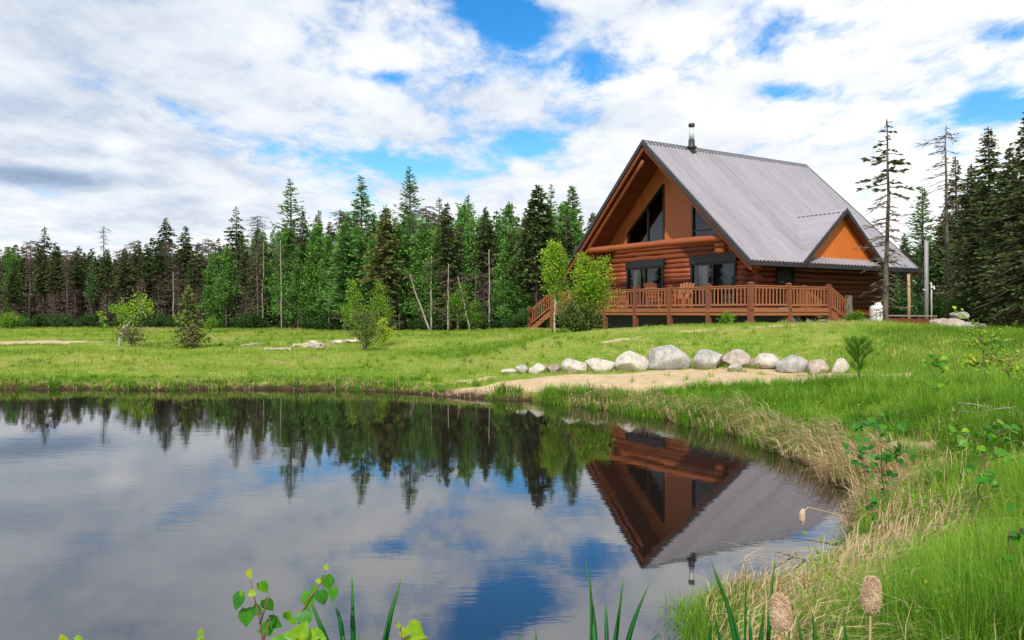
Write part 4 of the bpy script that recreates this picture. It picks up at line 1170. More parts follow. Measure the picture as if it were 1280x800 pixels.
# rubble and planks in the meadow
RG = 'stones of the rock pile in the meadow'
lbs = ['pale stone at the left of the rock pile in the meadow','brown stone low in the rock pile in the meadow','cream stone topmost on the rock pile in the meadow','tan stone leaning on the rock pile in the meadow','reddish stone in front of the rock pile in the meadow','dark upright stone at the right end of the rock pile','pale stone of the low heap right of the rock pile','flat whitish stone half-hidden by the olive bush']
for i,(px,w,h,kd,D,dz) in enumerate(((383,14,7,'white',29.8,0),(390,12,6,'brown',29.2,0),(392,14,6,'white',29.6,.12),(400,15,7,'pink',29.6,.0),(398,10,5,'pink',29.0,0),(410,8,8,'brown',29.2,0),(425,22,7,'white',31,0),(442,20,6,'white',31,0))):
    o = boulder(260+i, px, 0, w, h, D, kd, lbs[i], RG); o.name = 'stone'; o['category'] = 'stone'; o.location.z += dz
M_plank = simple('sunbleached_plank', (.46,.38,.31), .85, .25, 5, stretch=(1,8,8), bmp=.3)
def plank(px, D, L, w, h, rz, label, tilt=0, up=0, thick=.05):
    x = (px-640)/F*D; m = MB(); m.box((-L/2,-w/2,0),(L/2,w/2,thick)); m.box((-L/2+.01,-w/2-.01,-.04),(-L/2+.09,w/2+.01,-.002)); m.box((L/2-.09,-w/2-.01,-.04),(L/2-.01,w/2+.01,-.002))
    o = m.build('plank', M_plank); o.location = (x, D, gz(x,D)+up+.04); o.rotation_euler = (0,tilt,rz); tag(o, label, 'plank', 'old planks lying in the meadow'); return o
plank(312,31,.75,.16,0,R(55),'short pale plank lying alone in the grass left of the others', -.08)
plank(348,28.2,.95,.25,0,R(3),'long weathered plank lying flat left of the rock pile')
plank(384,28.0,.98,.22,0,R(-5),'weathered plank propped on stones in front of the rock pile', 0, .14)
# utility pole, short post, low timber rail
M_galv = simple('grey_weathered_pole', (.27,.26,.26), .6, .2, 4, stretch=(4,4,.6))
D = 32; x = (1158-640)/F*D; H = (HY-300)/F*D+CAMZ-gz(x,D)
e = empty('utility_pole', (x,D,gz(x,D)-.05), 'grey utility pole with a conduit and meter fittings among the right-hand trees', 'utility pole')
m = MB(); m.tube([(0,0,0),(0,0,H*.5),(0,0,H)], [.085,.08,.075], 16); m.build('pole', M_galv, e, True)
m = MB(); m.tube([(.16,-.08,.1),(.16,-.08,1.7),(.13,-.07,1.78)], .03, 8); m.build('conduit', M_white, e, True)
m = MB(); m.tube([(.13,-.12,1.55),(.20,-.20,1.62),(.20,-.22,1.5)], .035, 8); m.tube([(-.10,-.12,1.45),(-.2,-.16,1.5)], .03, 8); m.build('insulator', M_white, e)
m = MB(); m.box((.06,-.2,.05),(.26,-.05,.2)); m.build('junction_box', M_galv, e)
x2 = (1136-640)/F*D*31.0/32; D2 = 31.0; e2 = empty('timber_post', (x2,D2,gz(x2,D2)-.05), 'thin yellowish timber post holding the cable beside the utility pole', 'post')
H2 = (HY-341)/F*D2+CAMZ-gz(x2,D2)
m = MB(); m.tube([(0,0,0),(.01,0,H2*.5),(-.01,0,H2)], [.07,.062,.055], 10); m.build('post_shaft', simple('yellow_timber',(.34,.25,.13),.8,.25,6,stretch=(4,4,.8)), e2, True)
a = np.array((x2+.05,D2,1.75+1.15)); b = np.array((x-.1,D-.1,1.75+.95)); t = np.linspace(0,1,12)[:,None]
m = MB(); m.tube(a+(b-a)*t-np.array([0,0,.38])*4*t*(1-t), .012, 5); tag(m.build('cable', M_trim), 'black cable sagging between the timber post and the utility pole', 'cable')
D = 28.8; m = MB(); xa = (1110-640)/F*D; xb = (1172-640)/F*D
ga, gb = gz(xa,D), gz(xb,D)
e = empty('timber_edging', (xa,D,ga), 'low dark timber rail running from the cabin corner to the boulders at the right', 'timber edging')
m = MB(); m.beam((0,0,.40),(xb-xa,.1,gb-ga+.42),.14,.05); m.build('top_board', M_greyw, e)
for k in range(2): MB().beam((.03,.02,.12+.13*k),(xb-xa-.03,.12,gb-ga+.12+.13*k),.04,.11).build('side_board', M_logd, e)
for k in range(4):
    u = k/3*(xb-xa-.1)+.05; MB().box((u-.05,.07,-.2),(u+.05,.16,.37+(gb-ga)*k/3)).build('leg', M_greyw, e)
# ================================================================ GRASS
M_grass = leafy('meadow_grass_blade', [(.0,(.09,.19,.014)),(.4,(.20,.34,.026)),(.7,(.33,.42,.06)),(1,(.50,.45,.19))], .45, .55, .30, .6)
M_lush = leafy('lush_grass_blade', [(.0,(.05,.15,.010)),(.4,(.13,.30,.016)),(.75,(.25,.45,.03)),(1,(.42,.53,.07))], .5, .45, .34, 1.7)
M_straw = leafy('dry_straw', [(.0,(.17,.105,.05)),(.5,(.46,.32,.165)),(1,(.74,.58,.36))], .2, .7, .15, 1.5)
rg = np.random.default_rng(99)
def keep(x, y, lo_d=.04, maxbare=.45):
    d = shore_d(x, y); b = bare(x, y)
    # not under the cabin and its deck
    c, s = math.cos(cabin.rotation_euler.z), math.sin(cabin.rotation_euler.z)
    u = (x-8.316)*c+(y-28)*s; v = -(x-8.316)*s+(y-28)*c
    inside = (u > -.8) & (u < 9.7) & (v > -.75) & (v < 11) & ~((u > 3.5) & (v < 1.1))
    return (d > lo_d) & (b < maxbare) & ~inside, d, b
# 1: the meadow
n = 400000
Y = np.exp(rg.uniform(np.log(8), np.log(58), n)); X = Y*rg.uniform(-.86,.86,n)
k, d, b = keep(X, Y, .1, .5)
k &= rg.random(n) > b*1.1
X, Y, d, b = X[k], Y[k], d[k], b[k]
Z = ground_z(X, Y, d)
cl = np.clip(.5+.5*wob(X,Y,.9,31)+.35*wob(X,Y,3.1,32), 0, 1)
H = (.055+.10*cl*rg.random(len(X)))*(1+.9*smooth01((1.0-d)/.8))*(1+.9*smooth01((Y-44)/6))
rightside = smooth01((X-.36*Y)/2.5)
H *= 1+1.2*rightside*(Y < 26)
W_ = np.maximum(.005, .00062*Y)*rg.uniform(.7,1.3,len(X))
t = np.clip(.54+.38*wob(X,Y,.8,41)-.18*wob(X,Y,.35,42)+rg.normal(0,.13,len(X))-.25*rightside,0,1)
m = MB(); m.blades(np.stack([X,Y,Z-.005],1), H, W_, rg.uniform(.1,.75,len(X)), rg.uniform(0,2*PI,len(X)), t, rg.normal(0,.7,len(X)))
tag(m.build('meadow_grass', M_grass), kind='stuff')
# 2: tufts: lush green grass on the bank and all over the right foreground
def tufts(cx, cy, nb, hh, rad, spread, wmin, tmean, tsd=.12):
    """nb blades round each centre"""
    N = len(cx); idx = np.repeat(np.arange(N), nb); M_ = len(idx)
    az = rg.uniform(0,2*PI,M_); r = np.abs(rg.normal(0,1,M_))*rad[idx]
    x = cx[idx]+r*np.cos(az); y = cy[idx]+r*np.sin(az)
    d = shore_d(x, y); z = np.maximum(ground_z(x, y, d), -.05)
    h = hh[idx]*rg.uniform(.45,1.1,M_)
    ln = np.clip(np.abs(rg.normal(.30,.28,M_))*spread[idx] + r/np.maximum(rad[idx],.01)*.12, .02, .93)
    w_ = np.maximum(wmin, .0006*y)*rg.uniform(.7,1.4,M_)
    return np.stack([x,y,z-.01],1), h, w_, ln, az+rg.normal(0,.5,M_), np.clip(tmean[idx]+rg.normal(0,tsd,M_),0,1)
# far bank clumps
N = 9500
Yc = rg.uniform(10,20,N); Xc = Yc*rg.uniform(-.72,.42,N)
dd_ = shore_d(Xc,Yc); dens = .5+.5*wob(Xc,Yc,1.6,51)
k = (dd_ > -.02) & (dd_ < 1.15) & (rg.random(N) < .12+.95*dens) & (bare(Xc,Yc) < .3)
Xc, Yc, dd_ = Xc[k], Yc[k], dd_[k]; r_ = smooth01((Xc+1.5)/2.5)
m = MB(); m.blades(*tufts(Xc, Yc, 40, (.13+.15*r_)*rg.uniform(.6,1.25,len(Xc)), np.full(len(Xc),.07)*(1+r_*.5), np.full(len(Xc),1.1), .005, np.clip(rg.normal(.42,.16,len(Xc)),.1,.9)))
# belt on the sandy shore between water and sand, and in the sand itself
N = 1700; q = rg.random(N)
Yc = rg.uniform(11.0,16.4,N); Xc = rg.uniform(-1.0,6.8,N); dd_ = shore_d(Xc,Yc); sdn = sand_d(Xc,Yc)
k = (dd_ > .12) & (sdn > .05) & (dd_ < 2.2); Xc, Yc = Xc[k], Yc[k]
m.blades(*tufts(Xc, Yc, 60, rg.uniform(.12,.36,len(Xc))*(.8+.3*wob(Xc,Yc,2.6,55)), np.full(len(Xc),.10), np.full(len(Xc),1.0), .006, np.clip(rg.normal(.48,.14,len(Xc)),.1,.9)))
tag(m.build('bank_grass', M_lush), kind='stuff')
N = 26
Xc = rg.uniform(1,7.5,N); Yc = rg.uniform(14.5,17,N)
m = MB(); m.blades(*tufts(Xc, Yc, 22, rg.uniform(.08,.18,N), np.full(N,.06), np.full(N,1.), .006, np.full(N,.55)))
tag(m.build('sand_grass', M_grass), kind='stuff')
# right foreground
N = 19500
Yc = np.exp(rg.uniform(np.log(2.0), np.log(15), N)); Xc = Yc*rg.uniform(.10,.88,N)+rg.uniform(0,.8,N)*rg.random(N)
k, dd_, b = keep(Xc, Yc, .12, .6); 
patchy = .5+.5*wob(Xc,Yc,1.7,61)+.25*wob(Xc,Yc,4.1,62)
k &= (rg.random(N) < np.clip(patchy*1.1+.05,.12,1))*(rg.random(N) < np.where((Yc < 4.2) & (Xc < Yc*.55), .75, 1)) & (rg.random(N) > b*.9) & ((dd_ > .75) | (rg.random(N) < .30))
Xc, Yc, patchy, dd_ = Xc[k], Yc[k], patchy[k], dd_[k]
hh = (.15+.30*np.clip(patchy,0,1))*rg.uniform(.7,1.3,len(Xc)) * np.clip(1.1-(Yc-4)*.02,.7,1.1) * (.55+.45*smooth01((dd_-.2)/1.2))
m = MB(); m.blades(*tufts(Xc, Yc, 34, hh, np.full(len(Xc),.065), 1.15+.7*rg.random(len(Xc)), .0042, np.clip(.50+.30*wob(Xc,Yc,1.1,63)+rg.normal(0,.17,len(Xc)),.02,.98)))
# the green spit running into the water at the lower right, and a round tuft at its tip
N = 800; Xc = rg.uniform(.85,2.6,N); Yc = rg.uniform(3.4,5.4,N); dd_ = shore_d(Xc,Yc); k = (dd_ > -.12) & (dd_ < .9) & (rg.random(N) < .35+.5*(wob(Xc,Yc,3.,66)>0)); Xc, Yc = Xc[k], Yc[k]
m.blades(*tufts(Xc, Yc, 40, rg.uniform(.07,.20,len(Xc)), np.full(len(Xc),.06), np.full(len(Xc),1.3), .0035, np.clip(rg.normal(.62,.14,len(Xc)),.1,.95)))
tag(m.build('lush_grass', M_lush), kind='stuff')
# coarse tufts that roughen the open meadow
N = 4200; Yc = np.exp(rg.uniform(np.log(15), np.log(50), N)); Xc = Yc*rg.uniform(-.72,.62,N)
k, dd_, b = keep(Xc, Yc, .5, .35); k &= (wob(Xc,Yc,.55,101)+rg.normal(0,.35,N) > .15); Xc, Yc = Xc[k], Yc[k]
m = MB(); m.blades(*tufts(Xc, Yc, 20, rg.uniform(.09,.26,len(Xc)), .07+.0*Xc, np.full(len(Xc),1.2), .005, np.clip(.45+.4*wob(Xc,Yc,.4,102)+rg.normal(0,.12,len(Xc)),.02,.98)))
# grass growing up round the boulders
bo = [o for o in bpy.data.objects if o.name.startswith('boulder')]
cx = []; cy = []
for o in bo:
    r_ = max(o.dimensions.x, o.dimensions.y)*.5 if o.dimensions.x else .4
    for _ in range(7):
        a_ = rg.uniform(0,2*PI); cx.append(o.location.x+r_*1.0*math.cos(a_)); cy.append(o.location.y+r_*.85*math.sin(a_))
cx = np.array(cx); cy = np.array(cy); m.blades(*tufts(cx, cy, 16, rg.uniform(.05,.17,len(cx)), np.full(len(cx),.05), np.full(len(cx),1.1), .005, np.clip(rg.normal(.5,.2,len(cx)),0,1)))
tag(m.build('rough_grass', M_grass), kind='stuff')
# 3: dry straw, lying down the bank and standing among the green
def grad_to_water(x, y, e=.08):
    gx = (shore_d(x+e,y)-shore_d(x-e,y)); gy = (shore_d(x,y+e)-shore_d(x,y-e)); return np.arctan2(-gy,-gx)
m = MB()
N = 110000
Y = np.exp(rg.uniform(np.log(3.2), np.log(20), N)); X = Y*rg.uniform(-.72,.50,N)
d = shore_d(X,Y)
wdt = np.where(Y < 10, 1.15, np.where(X > 1.5, .85, .34))*(.45+.8*(.5+.5*wob(X,Y,1.9,71)))
k = (d > np.where(Y<6.2,.06,0)) & (d < wdt) & ((Y > 6.2) | (rg.random(N) < .45)) & ((X > .8) | (rg.random(N) < .6+.4*wob(X,Y,1.1,73)))
X, Y, d = X[k], Y[k], d[k]; Z = ground_z(X,Y,d)
az = np.where(Y < 6.2, .5+rg.normal(0,.7,len(X)), grad_to_water(X,Y)+rg.normal(0,.45,len(X))+.5*wob(X,Y,2.3,72))
m.blades(np.stack([X,Y,Z+.01+.03*rg.random(len(X))],1), rg.uniform(.10,.30,len(X))*np.where(X<1,.55,1)*np.where(Y<7.5,.7,1.45), np.maximum(.0045,.00095*Y), rg.uniform(.62,.99,len(X)), az, np.clip(rg.normal(.58,.2,len(X)),0,1), az+PI/2+rg.normal(0,.4,len(X)))
# long curved straws in the near right
N = 5000
Y = np.exp(rg.uniform(np.log(2.3), np.log(9), N)); X = Y*rg.uniform(.15,.72,N)+.2
k, d, b = keep(X,Y,.30,2.); pt = wob(X,Y,1.3,81); k &= rg.random(N) < np.clip(.25+.6*pt+.5*(d<.9),.05,1)
X, Y, d = X[k], Y[k], d[k]; Z = ground_z(X,Y,d)
m.blades(np.stack([X,Y,Z+.02],1), rg.uniform(.2,.6,len(X)), rg.uniform(.003,.006,len(X)), rg.uniform(.75,.985,len(X)), np.where(d < .9, grad_to_water(X,Y)+PI*.5+rg.normal(0,.45,len(X)), rg.uniform(0,2*PI,len(X))), np.clip(rg.normal(.62,.2,len(X)),0,1))
# combed mats of last year's straw in the lower right
N = 4500
Y = rg.uniform(2.2, 6.0, N); X = Y*rg.uniform(.12,.72,N)+.2
k, d, b = keep(X,Y,.22,2.); k &= (wob(X,Y,1.5,111)+rg.normal(0,.3,N)+.35*(d < 1.0)+.15*(Y<3.6) > .30); X, Y, d = X[k], Y[k], d[k]
m.blades(np.stack([X,Y,ground_z(X,Y,d)+.02+.10*rg.random(len(X))**2],1), rg.uniform(.18,.50,len(X)), rg.uniform(.003,.0065,len(X)), rg.uniform(.80,.99,len(X)), .55+.6*wob(X,Y,1.2,112)+rg.normal(0,.35,len(X)), np.clip(rg.normal(.6,.2,len(X)),0,1))
# dead thatch between the tufts
N = 30000
Y = np.exp(rg.uniform(np.log(2.0), np.log(20), N)); X = Y*rg.uniform(.12,.76,N)
k, d, b = keep(X,Y,.1,.9); X,Y,d = X[k],Y[k],d[k]; k = (wob(X,Y,1.2,91)+rg.normal(0,.5,len(X)) > .25); X,Y,d = X[k],Y[k],d[k]
m.blades(np.stack([X,Y,ground_z(X,Y,d)+.01],1), rg.uniform(.06,.18,len(X)), np.maximum(.003,.0006*Y), rg.uniform(.6,.98,len(X)), rg.uniform(0,2*PI,len(X)), np.clip(rg.normal(.5,.2,len(X)),0,1))
tag(m.build('dry_grass', M_straw), kind='stuff')
# 4: broad-leaved weeds scattered in the right foreground
N = 520
Y = np.exp(rg.uniform(np.log(2.6), np.log(16), N)); X = Y*rg.uniform(.2,.72,N)+.2
k, d, b = keep(X,Y,.5,.5); X,Y,d = X[k],Y[k],d[k]; Z = ground_z(X,Y,d)
idx = np.repeat(np.arange(len(X)), 22); q = len(idx)
h = rg.uniform(.05,.34,len(X))[idx]; u = rg.random(q)
P = np.stack([X[idx]+rg.normal(0,.05,q), Y[idx]+rg.normal(0,.05,q), Z[idx]+.05+h*u],1)
az = rg.uniform(0,2*PI,q); D_ = np.stack([np.cos(az),np.sin(az),rg.uniform(-.2,.8,q)],1)
m = MB(); m.kites(P, D_, rg.uniform(.015,.040,q), rg.uniform(.005,.012,q), np.clip(rg.normal(.55,.2,len(X))[idx]+rg.normal(0,.1,q),0,1), rg, .4)
tag(m.build('weeds', M_leaf), kind='stuff')

# ---- the wood farther back, too deep to count
rg2 = np.random.default_rng(7)
m = MB()
def mass(n, px0, px1, D0, D1, toprow, mat_t, size):
    px = rg2.uniform(px0,px1,n); base_D = np.array([edge_D(p) if p < 780 else 44 for p in px])
    D = base_D+rg2.uniform(D0,D1,n); X = (px-640)/F*D
    top = np.interp(px, toprow[0], toprow[1])+10*wob(px,px*0,.11,3)+6*wob(px,px*0,.37,5)
    Ht = (HY-top)/F*D+CAMZ-.8
    u = rg2.random(n)**1.0
    P = np.stack([X, D, .6+Ht*u],1)
    Dr = rg2.normal(0,1,(n,3)); 
    L = size*rg2.uniform(.5,1.3,n)
    return P, Dr, L, u
P, Dr, L, u = mass(90000, -220, 790, 9, 15, ([-220,0,200,400,520,700,790],[325,322,322,312,300,305,310]), 0, .55)
m.kites(P, Dr, L, L*.16, np.clip(rg2.normal(.35,.18,len(L)),0,1), rg2)
P, Dr, L, u = mass(14000, 1100, 1400, 4, 9, ([1100,1170,1230,1400],[330,300,260,240]), 0, .5)
m.kites(P, Dr, L, L*.2, np.clip(rg2.normal(.3,.18,len(L)),0,1), rg2)
tag(m.build('far_wood', leafy('deep_wood', [(.0,(.020,.020,.012)),(.5,(.050,.046,.030)),(1,(.075,.085,.03))], .1, .9, .2, .3)), kind='stuff')

# ================================================================ PLANTS NEAR THE CAMERA
def leaf_mesh(m, base, tipdir, nrm_, size, t, heart=True):
    """a rounded, pointed leaf with a slight fold along its midrib"""
    d = Vector(tipdir).normalized(); n = Vector(nrm_); n = (n-d*n.dot(d)).normalized(); s = d.cross(n)
    prof = [(0,0),(.02,.22),(.16,.42),(.38,.46),(.60,.34),(.80,.16),(1.0,.0)] if heart else [(0,0),(.15,.13),(.4,.2),(.7,.15),(1,0)]
    b = Vector(base); v = []; 
    for u, w_ in prof: v.append(b+d*(u*size)-n*(.10*size*u*u))
    k = len(prof)
    for sg in (1,-1):
        for u, w_ in prof[1:-1]: v.append(b+d*((u-(.10 if u < .1 else 0))*size)+s*(sg*w_*size)+n*(.12*w_*size-.10*size*u*u))
    f = []
    R_ = lambda i: k+i-1; L_ = lambda i: k+(k-2)+i-1
    f.append((0,R_(1),1)); f.append((0,1,L_(1)))
    for i in range(1,k-2): f.append((i,R_(i),R_(i+1),i+1)); f.append((i,i+1,L_(i+1),L_(i)))
    f.append((k-2,R_(k-2),k-1)); f.append((k-2,k-1,L_(k-2)))
    m.add([tuple(p) for p in v], f, t)
M_near = leafy('poplar_leaf', [(.0,(.016,.11,.016)),(.5,(.055,.24,.015)),(.8,(.19,.38,.02)),(1,(.46,.48,.035))], .4, .38, .22, 45)
M_twig = simple('red_brown_twig', (.16,.075,.05), .6, .25, 20)
M_reed = leafy('cattail_blade', [(.0,(.008,.085,.030)),(.5,(.022,.17,.035)),(1,(.12,.33,.04))], .35, .35, .05, 3)
def sprig(px, Y, label, stems, leaves, zroot=None):
    x = (px-640)/F*Y; z0 = gz(x,Y) if zroot is None else zroot
    e = empty('poplar_shoot', (x,Y,z0-.02), label, 'young shoot'); O = np.array([x,Y,z0-.02])
    m = MB()
    for st in stems:
        pts = [at(a,b,Y+dy)-O for a,b,dy in st]
        if st[0][1] > 805: pts = [np.array([pts[0][0]*.4, pts[0][1]*.5, 0.])]+pts
        n = len(pts); m.tube(pts, np.linspace(.0045,.0015,n), 6)
    m.build('stem', M_twig, e, True)
    r = random.Random(int(px))
    for a,b,sz,ang,t in leaves:
        m = MB()
        c = at(a,b,Y+r.uniform(-.08,.08))-O; s = sz*.88/F*Y
        d = Vector((math.cos(R(ang)), r.uniform(-.35,.1), math.sin(R(ang))))
        leaf_mesh(m, Vector(c)-d*s*.5, d, Vector((r.uniform(-.5,.5),-1,r.uniform(.0,.9))), s, t)
        m.build('leaf', M_near, e)
    return e
sprig(325, 2.75, 'poplar shoot with green heart-shaped leaves and a yellow tip, leftmost over the water', [[(332,830,0),(325,775,0),(316,740,0),(312,714,0)],[(325,780,0),(332,757,0),(338,742,0)],[(329,800,0),(338,772,.02)]],
  [(297,753,25,-110,.25),(308,773,26,-85,.45),(330,735,20,-60,.6),(336,757,22,-60,.3),(312,716,15,80,1),(316,742,12,-10,.85),(344,779,24,-30,.35),(331,787,24,200,.45),(302,741,9,120,.7),(322,764,18,-40,.3)])
sprig(385, 2.8, 'poplar shoot with round green leaves leaning right over the water, next to dark reed blades', [[(372,830,0),(374,770,0),(392,741,0),(405,724,0),(408,708,0)],[(392,741,0),(384,752,0)],[(374,772,0),(380,768,0)]],
  [(410,729,24,-80,.5),(403,748,22,-70,.3),(385,752,25,-95,.55),(416,744,20,-100,.5),(377,771,26,180,.35),(408,708,9,80,.9),(397,726,8,170,.9),(360,768,16,60,.6),(392,738,14,-120,.5)])
sprig(372, 2.6, 'low poplar shoot with broad yellow-green leaves at the bottom edge of the photo', [[(375,850,0),(372,800,0),(378,782,0)],[(372,810,0),(350,800,0)],[(372,812,0),(400,800,0)]],
  [(378,787,26,60,.8),(361,797,26,160,.7),(398,796,26,-10,.75),(345,802,22,170,.6),(385,803,30,-60,.8),(366,775,12,80,.7)])
sprig(515, 2.7, 'small yellow-green shoot at the bottom edge beside a long reed blade', [[(505,840,0),(503,800,0),(500,782,0)],[(503,800,0),(520,788,0)]],
  [(520,786,24,-30,.8),(505,790,16,100,.95),(525,797,24,0,.85),(498,781,8,90,.9),(510,803,22,60,.7)])
sprig(250, 2.7, 'tiny budding shoot at the bottom edge left of the poplar shoots', [[(250,840,0),(252,800,0),(251,786,0)]], [(251,789,9,80,.85),(253,797,8,-60,.8),(247,800,8,200,.85)])
sprig(90, 2.7, 'yellow-green leaf tips at the bottom edge in the far left corner', [[(90,840,0),(90,803,0)]], [(78,798,14,100,.95),(98,799,14,20,.8)])
def reed(px, Y, label, blades, heads=(), group=None, root=None):
    """blades: list of pixel paths (x,y,dy) with a half width in pixels; heads: (stem path, head top/bottom)"""
    x = (px-640)/F*Y; z0 = -.12 if root is None else root
    e = empty('cattail', (x,Y,z0), label, 'cattail', group); O = np.array([x,Y,z0])
    r = random.Random(int(px)+3)
    for bl, wpx in blades:
        pts = np.array([at(a,b,Y+r.uniform(-.05,.05))-O for a,b in bl])
        pts = np.vstack([[(pts[0][0]*.35+r.uniform(-.02,.02), r.uniform(-.03,.03), 0)], pts])
        # resample smoothly
        t = np.linspace(0,1,14); s = np.linspace(0,1,len(pts)); q = np.stack([np.interp(t,s,pts[:,i]) for i in range(3)],1)
        for _ in range(2): q[1:-1] = (q[:-2]+2*q[1:-1]+q[2:])/4
        w_ = wpx/F*Y; yaw = r.uniform(-.6,.6); sd_ = np.array([math.cos(yaw),math.sin(yaw),0]); nn = np.array([-sd_[1],sd_[0],0])
        prof = np.minimum(1, (1-t)*2.6)**.8
        m = MB(); v = []
        for p_, k_ in zip(q, prof): v += [p_-sd_*w_*k_, p_+nn*w_*.35*k_, p_+sd_*w_*k_, p_-nn*w_*.15*k_]
        f = [(4*i+j,4*i+(j+1)%4,4*i+4+(j+1)%4,4*i+4+j) for i in range(13) for j in range(4)]
        m.add(v, f, np.repeat(np.clip(.25+.6*t**3+r.uniform(-.15,.25),0,1),4)); m.build('leaf_blade', M_reed, e, True)
    for st, (hx0,hy0,hx1,hy1,wp) in heads:
        pts = np.array([at(a,b,Y)-O for a,b in st]); pts = np.vstack([[(pts[0][0]*.7,0,0)], pts])
        MB().tube(pts, .004, 6, .4).build('stem', M_straw, e, True)
        a = at(hx1,hy1,Y)-O; b = at(hx0,hy0,Y)-O; t = np.linspace(0,1,14)
        rad = wp/2/F*Y*np.array([.25,.72,.92,1.0,1.04,1.05,1.08,1.1,1.06,1.0,.92,.75,.5,.12])
        rr = np.random.default_rng(int(hx0)); m = MB(); m.tube(a+(b-a)*t[:,None]+np.stack([.002*np.sin(t*9+hx0),.002*np.cos(t*7),0*t],1), rad, 22, .7, jit=.05, rng=rr)
        N_ = 4200; u = rr.random(N_); az = rr.uniform(0,2*PI,N_); rad_i = np.interp(u,t,rad)
        nv = np.stack([np.cos(az),np.sin(az),rr.uniform(-.3,.6,N_)],1)
        m.kites(a+(b-a)*u[:,None]+nv*rad_i[:,None]*.93, nv+rr.normal(0,.8,(N_,3)), .0105, .0011, np.clip(rr.normal(.65,.2,N_),0,1), rr)
        m.build('seed_head', M_fluff, e)
    return e
M_fluff = leafy('cattail_fluff', [(.0,(.36,.22,.13)),(.5,(.56,.40,.27)),(1,(.70,.56,.41))], .2, .9, .5, 55)
reed(441, 3.0, 'upright dark reed blade rising between the poplar shoots over the water', [([(442,830),(441,780),(440,714)],3.2),([(452,840),(449,808),(448,790)],2),([(434,830),(430,800),(424,775)],2.5)], group=None, root=-.1)
reed(404, 3.0, 'reed with two blades leaning left behind the right poplar shoot', [([(420,830),(400,780),(378,727)],3.2),([(432,830),(425,770),(417,755)],3)], root=-.1)
reed(490, 3.0, 'single long reed blade leaning right beside the small yellow-green shoot', [([(475,840),(487,770),(503,719)],3.6),([(470,840),(478,805),(486,770)],2.4)], root=-.1)
reed(757, 3.1, 'clump of seven dark green reed blades at the middle of the bottom edge', [([(746,830),(741,770),(738,735)],3.6),([(738,835),(740,745),(731,696)],2.2),([(759,835),(758,780),(757,750)],2.6),([(763,840),(770,790),(774,755)],3),([(776,840),(790,780),(812,728)],3.2),([(768,835),(776,745),(780,716)],1.8),([(795,850),(815,800),(828,788)],2.2),([(727,850),(728,815),(729,798)],2)])
reed(675, 3.1, 'low reed blade tips at the bottom edge left of the tall reed clump', [([(671,850),(671,815),(669,782)],2.4),([(650,850),(649,810),(648,790)],1.8)])
reed(905, 3.0, 'reed clump with long blades crossing in front of the grassy spit', [([(928,850),(912,760),(887,697)],3.4),([(935,850),(915,770),(891,712)],3.2),([(930,850),(932,760),(932,705)],2),([(958,850),(962,760),(970,688)],3),([(905,850),(900,800),(893,765)],2.4),([(945,850),(952,790),(956,750)],2.8),([(885,850),(887,800),(889,770)],2.4),([(940,850),(938,790),(937,765)],2.6)])
reed(975, 2.75, 'pale fluffy cattail head on a short stem at the bottom edge, left one', [([(1005,850),(1002,800),(996,765)],2.6),([(1020,850),(1019,790),(1014,760)],2.8),([(988,850),(985,810),(978,780)],1.6)], [([(977,850),(975,792)], (974,744,976,788,21))])
reed(1089, 2.75, 'pale fluffy cattail head on a longer stem, right one in front of the straw', [([(1057,850),(1057,800),(1054,762)],2.6)], [([(1087,850),(1088,765)], (1090,722,1088,764,19))])
# drooping broken cattail over the water's edge
x, y, z = at(1005,660,5.4); e = empty('broken_cattail', (x,y,0), 'broken drooping cattail with a small brown head over the dark water', 'cattail')
m = MB(); m.tube([at(1058,648,5.6)-[x,y,0],at(1035,640,5.5)-[x,y,0],at(1010,634,5.4)-[x,y,0],at(1004,640,5.4)-[x,y,0]], .004, 5, .6); m.build('stem', M_straw, e)
m = MB(); m.tube([at(1004,636,5.4)-[x,y,0],at(1003,641,5.4)-[x,y,0],at(1003,650,5.4)-[x,y,0],at(1004,656,5.4)-[x,y,0]], [.008,.02,.018,.004], 10, .6, jit=.15, rng=np.random.default_rng(3)); m.build('seed_head', M_fluff, e)
# saplings in the right-hand grass
def leafy_sapling(px, py0, px1, py1, Y, label, nleaf, sz, t, rad, name='sapling', r0=.006, mat=M_near, ts=.12, twigs=6):
    b = at(px1,py1,Y); x = (px-640)/F*Y; O = np.array([x,Y,gz(x,Y)-.02]); e = empty(name, tuple(O), label, 'sapling')
    rr = np.random.default_rng(int(px*3+py1)); top = b-O; n = 8; u = np.linspace(0,1,n)[:,None]
    pts = top*u+rr.normal(0,.02,(n,3))*u*(1-u)*3
    m = MB(); m.tube(pts, r0*(1.2-u[:,0]), 6)
    lf = MB()
    anchors = []
    for k in range(twigs):
        uu = rr.uniform(.3,.95); o = pts[0]+(pts[-1]-pts[0])*uu; az = rr.uniform(0,2*PI)
        q = o+np.array([math.cos(az),math.sin(az),rr.uniform(-.1,.7)])*rad*rr.uniform(.5,1.1)
        m.tube(np.stack([o,(o+q)/2,q]), [r0*.5,r0*.4,r0*.2], 4, cap=False); anchors.append((o,q))
    anchors.append((pts[n//2],pts[-1]))
    m.build('stem', M_twig, e, True)
    for k in range(nleaf):
        o,q = anchors[rr.integers(len(anchors))]; c = o+(q-o)*rr.uniform(.2,1.05)+rr.normal(0,sz*.5,3)
        d = Vector(rr.normal(0,1,3)); d.z = d.z*.6-.2
        leaf_mesh(lf, Vector(c), d, Vector((rr.normal(0,.5),-.7,.9)), sz*rr.uniform(.6,1.25), float(np.clip(rr.normal(t,ts),0,1)))
    lf.build('foliage', mat, e); return e
leafy_sapling(1112,640,1098,520,6.2,'poplar sapling with glossy green leaves leaning over the straw bank',75,.058,.35,.20,twigs=9,ts=.12)
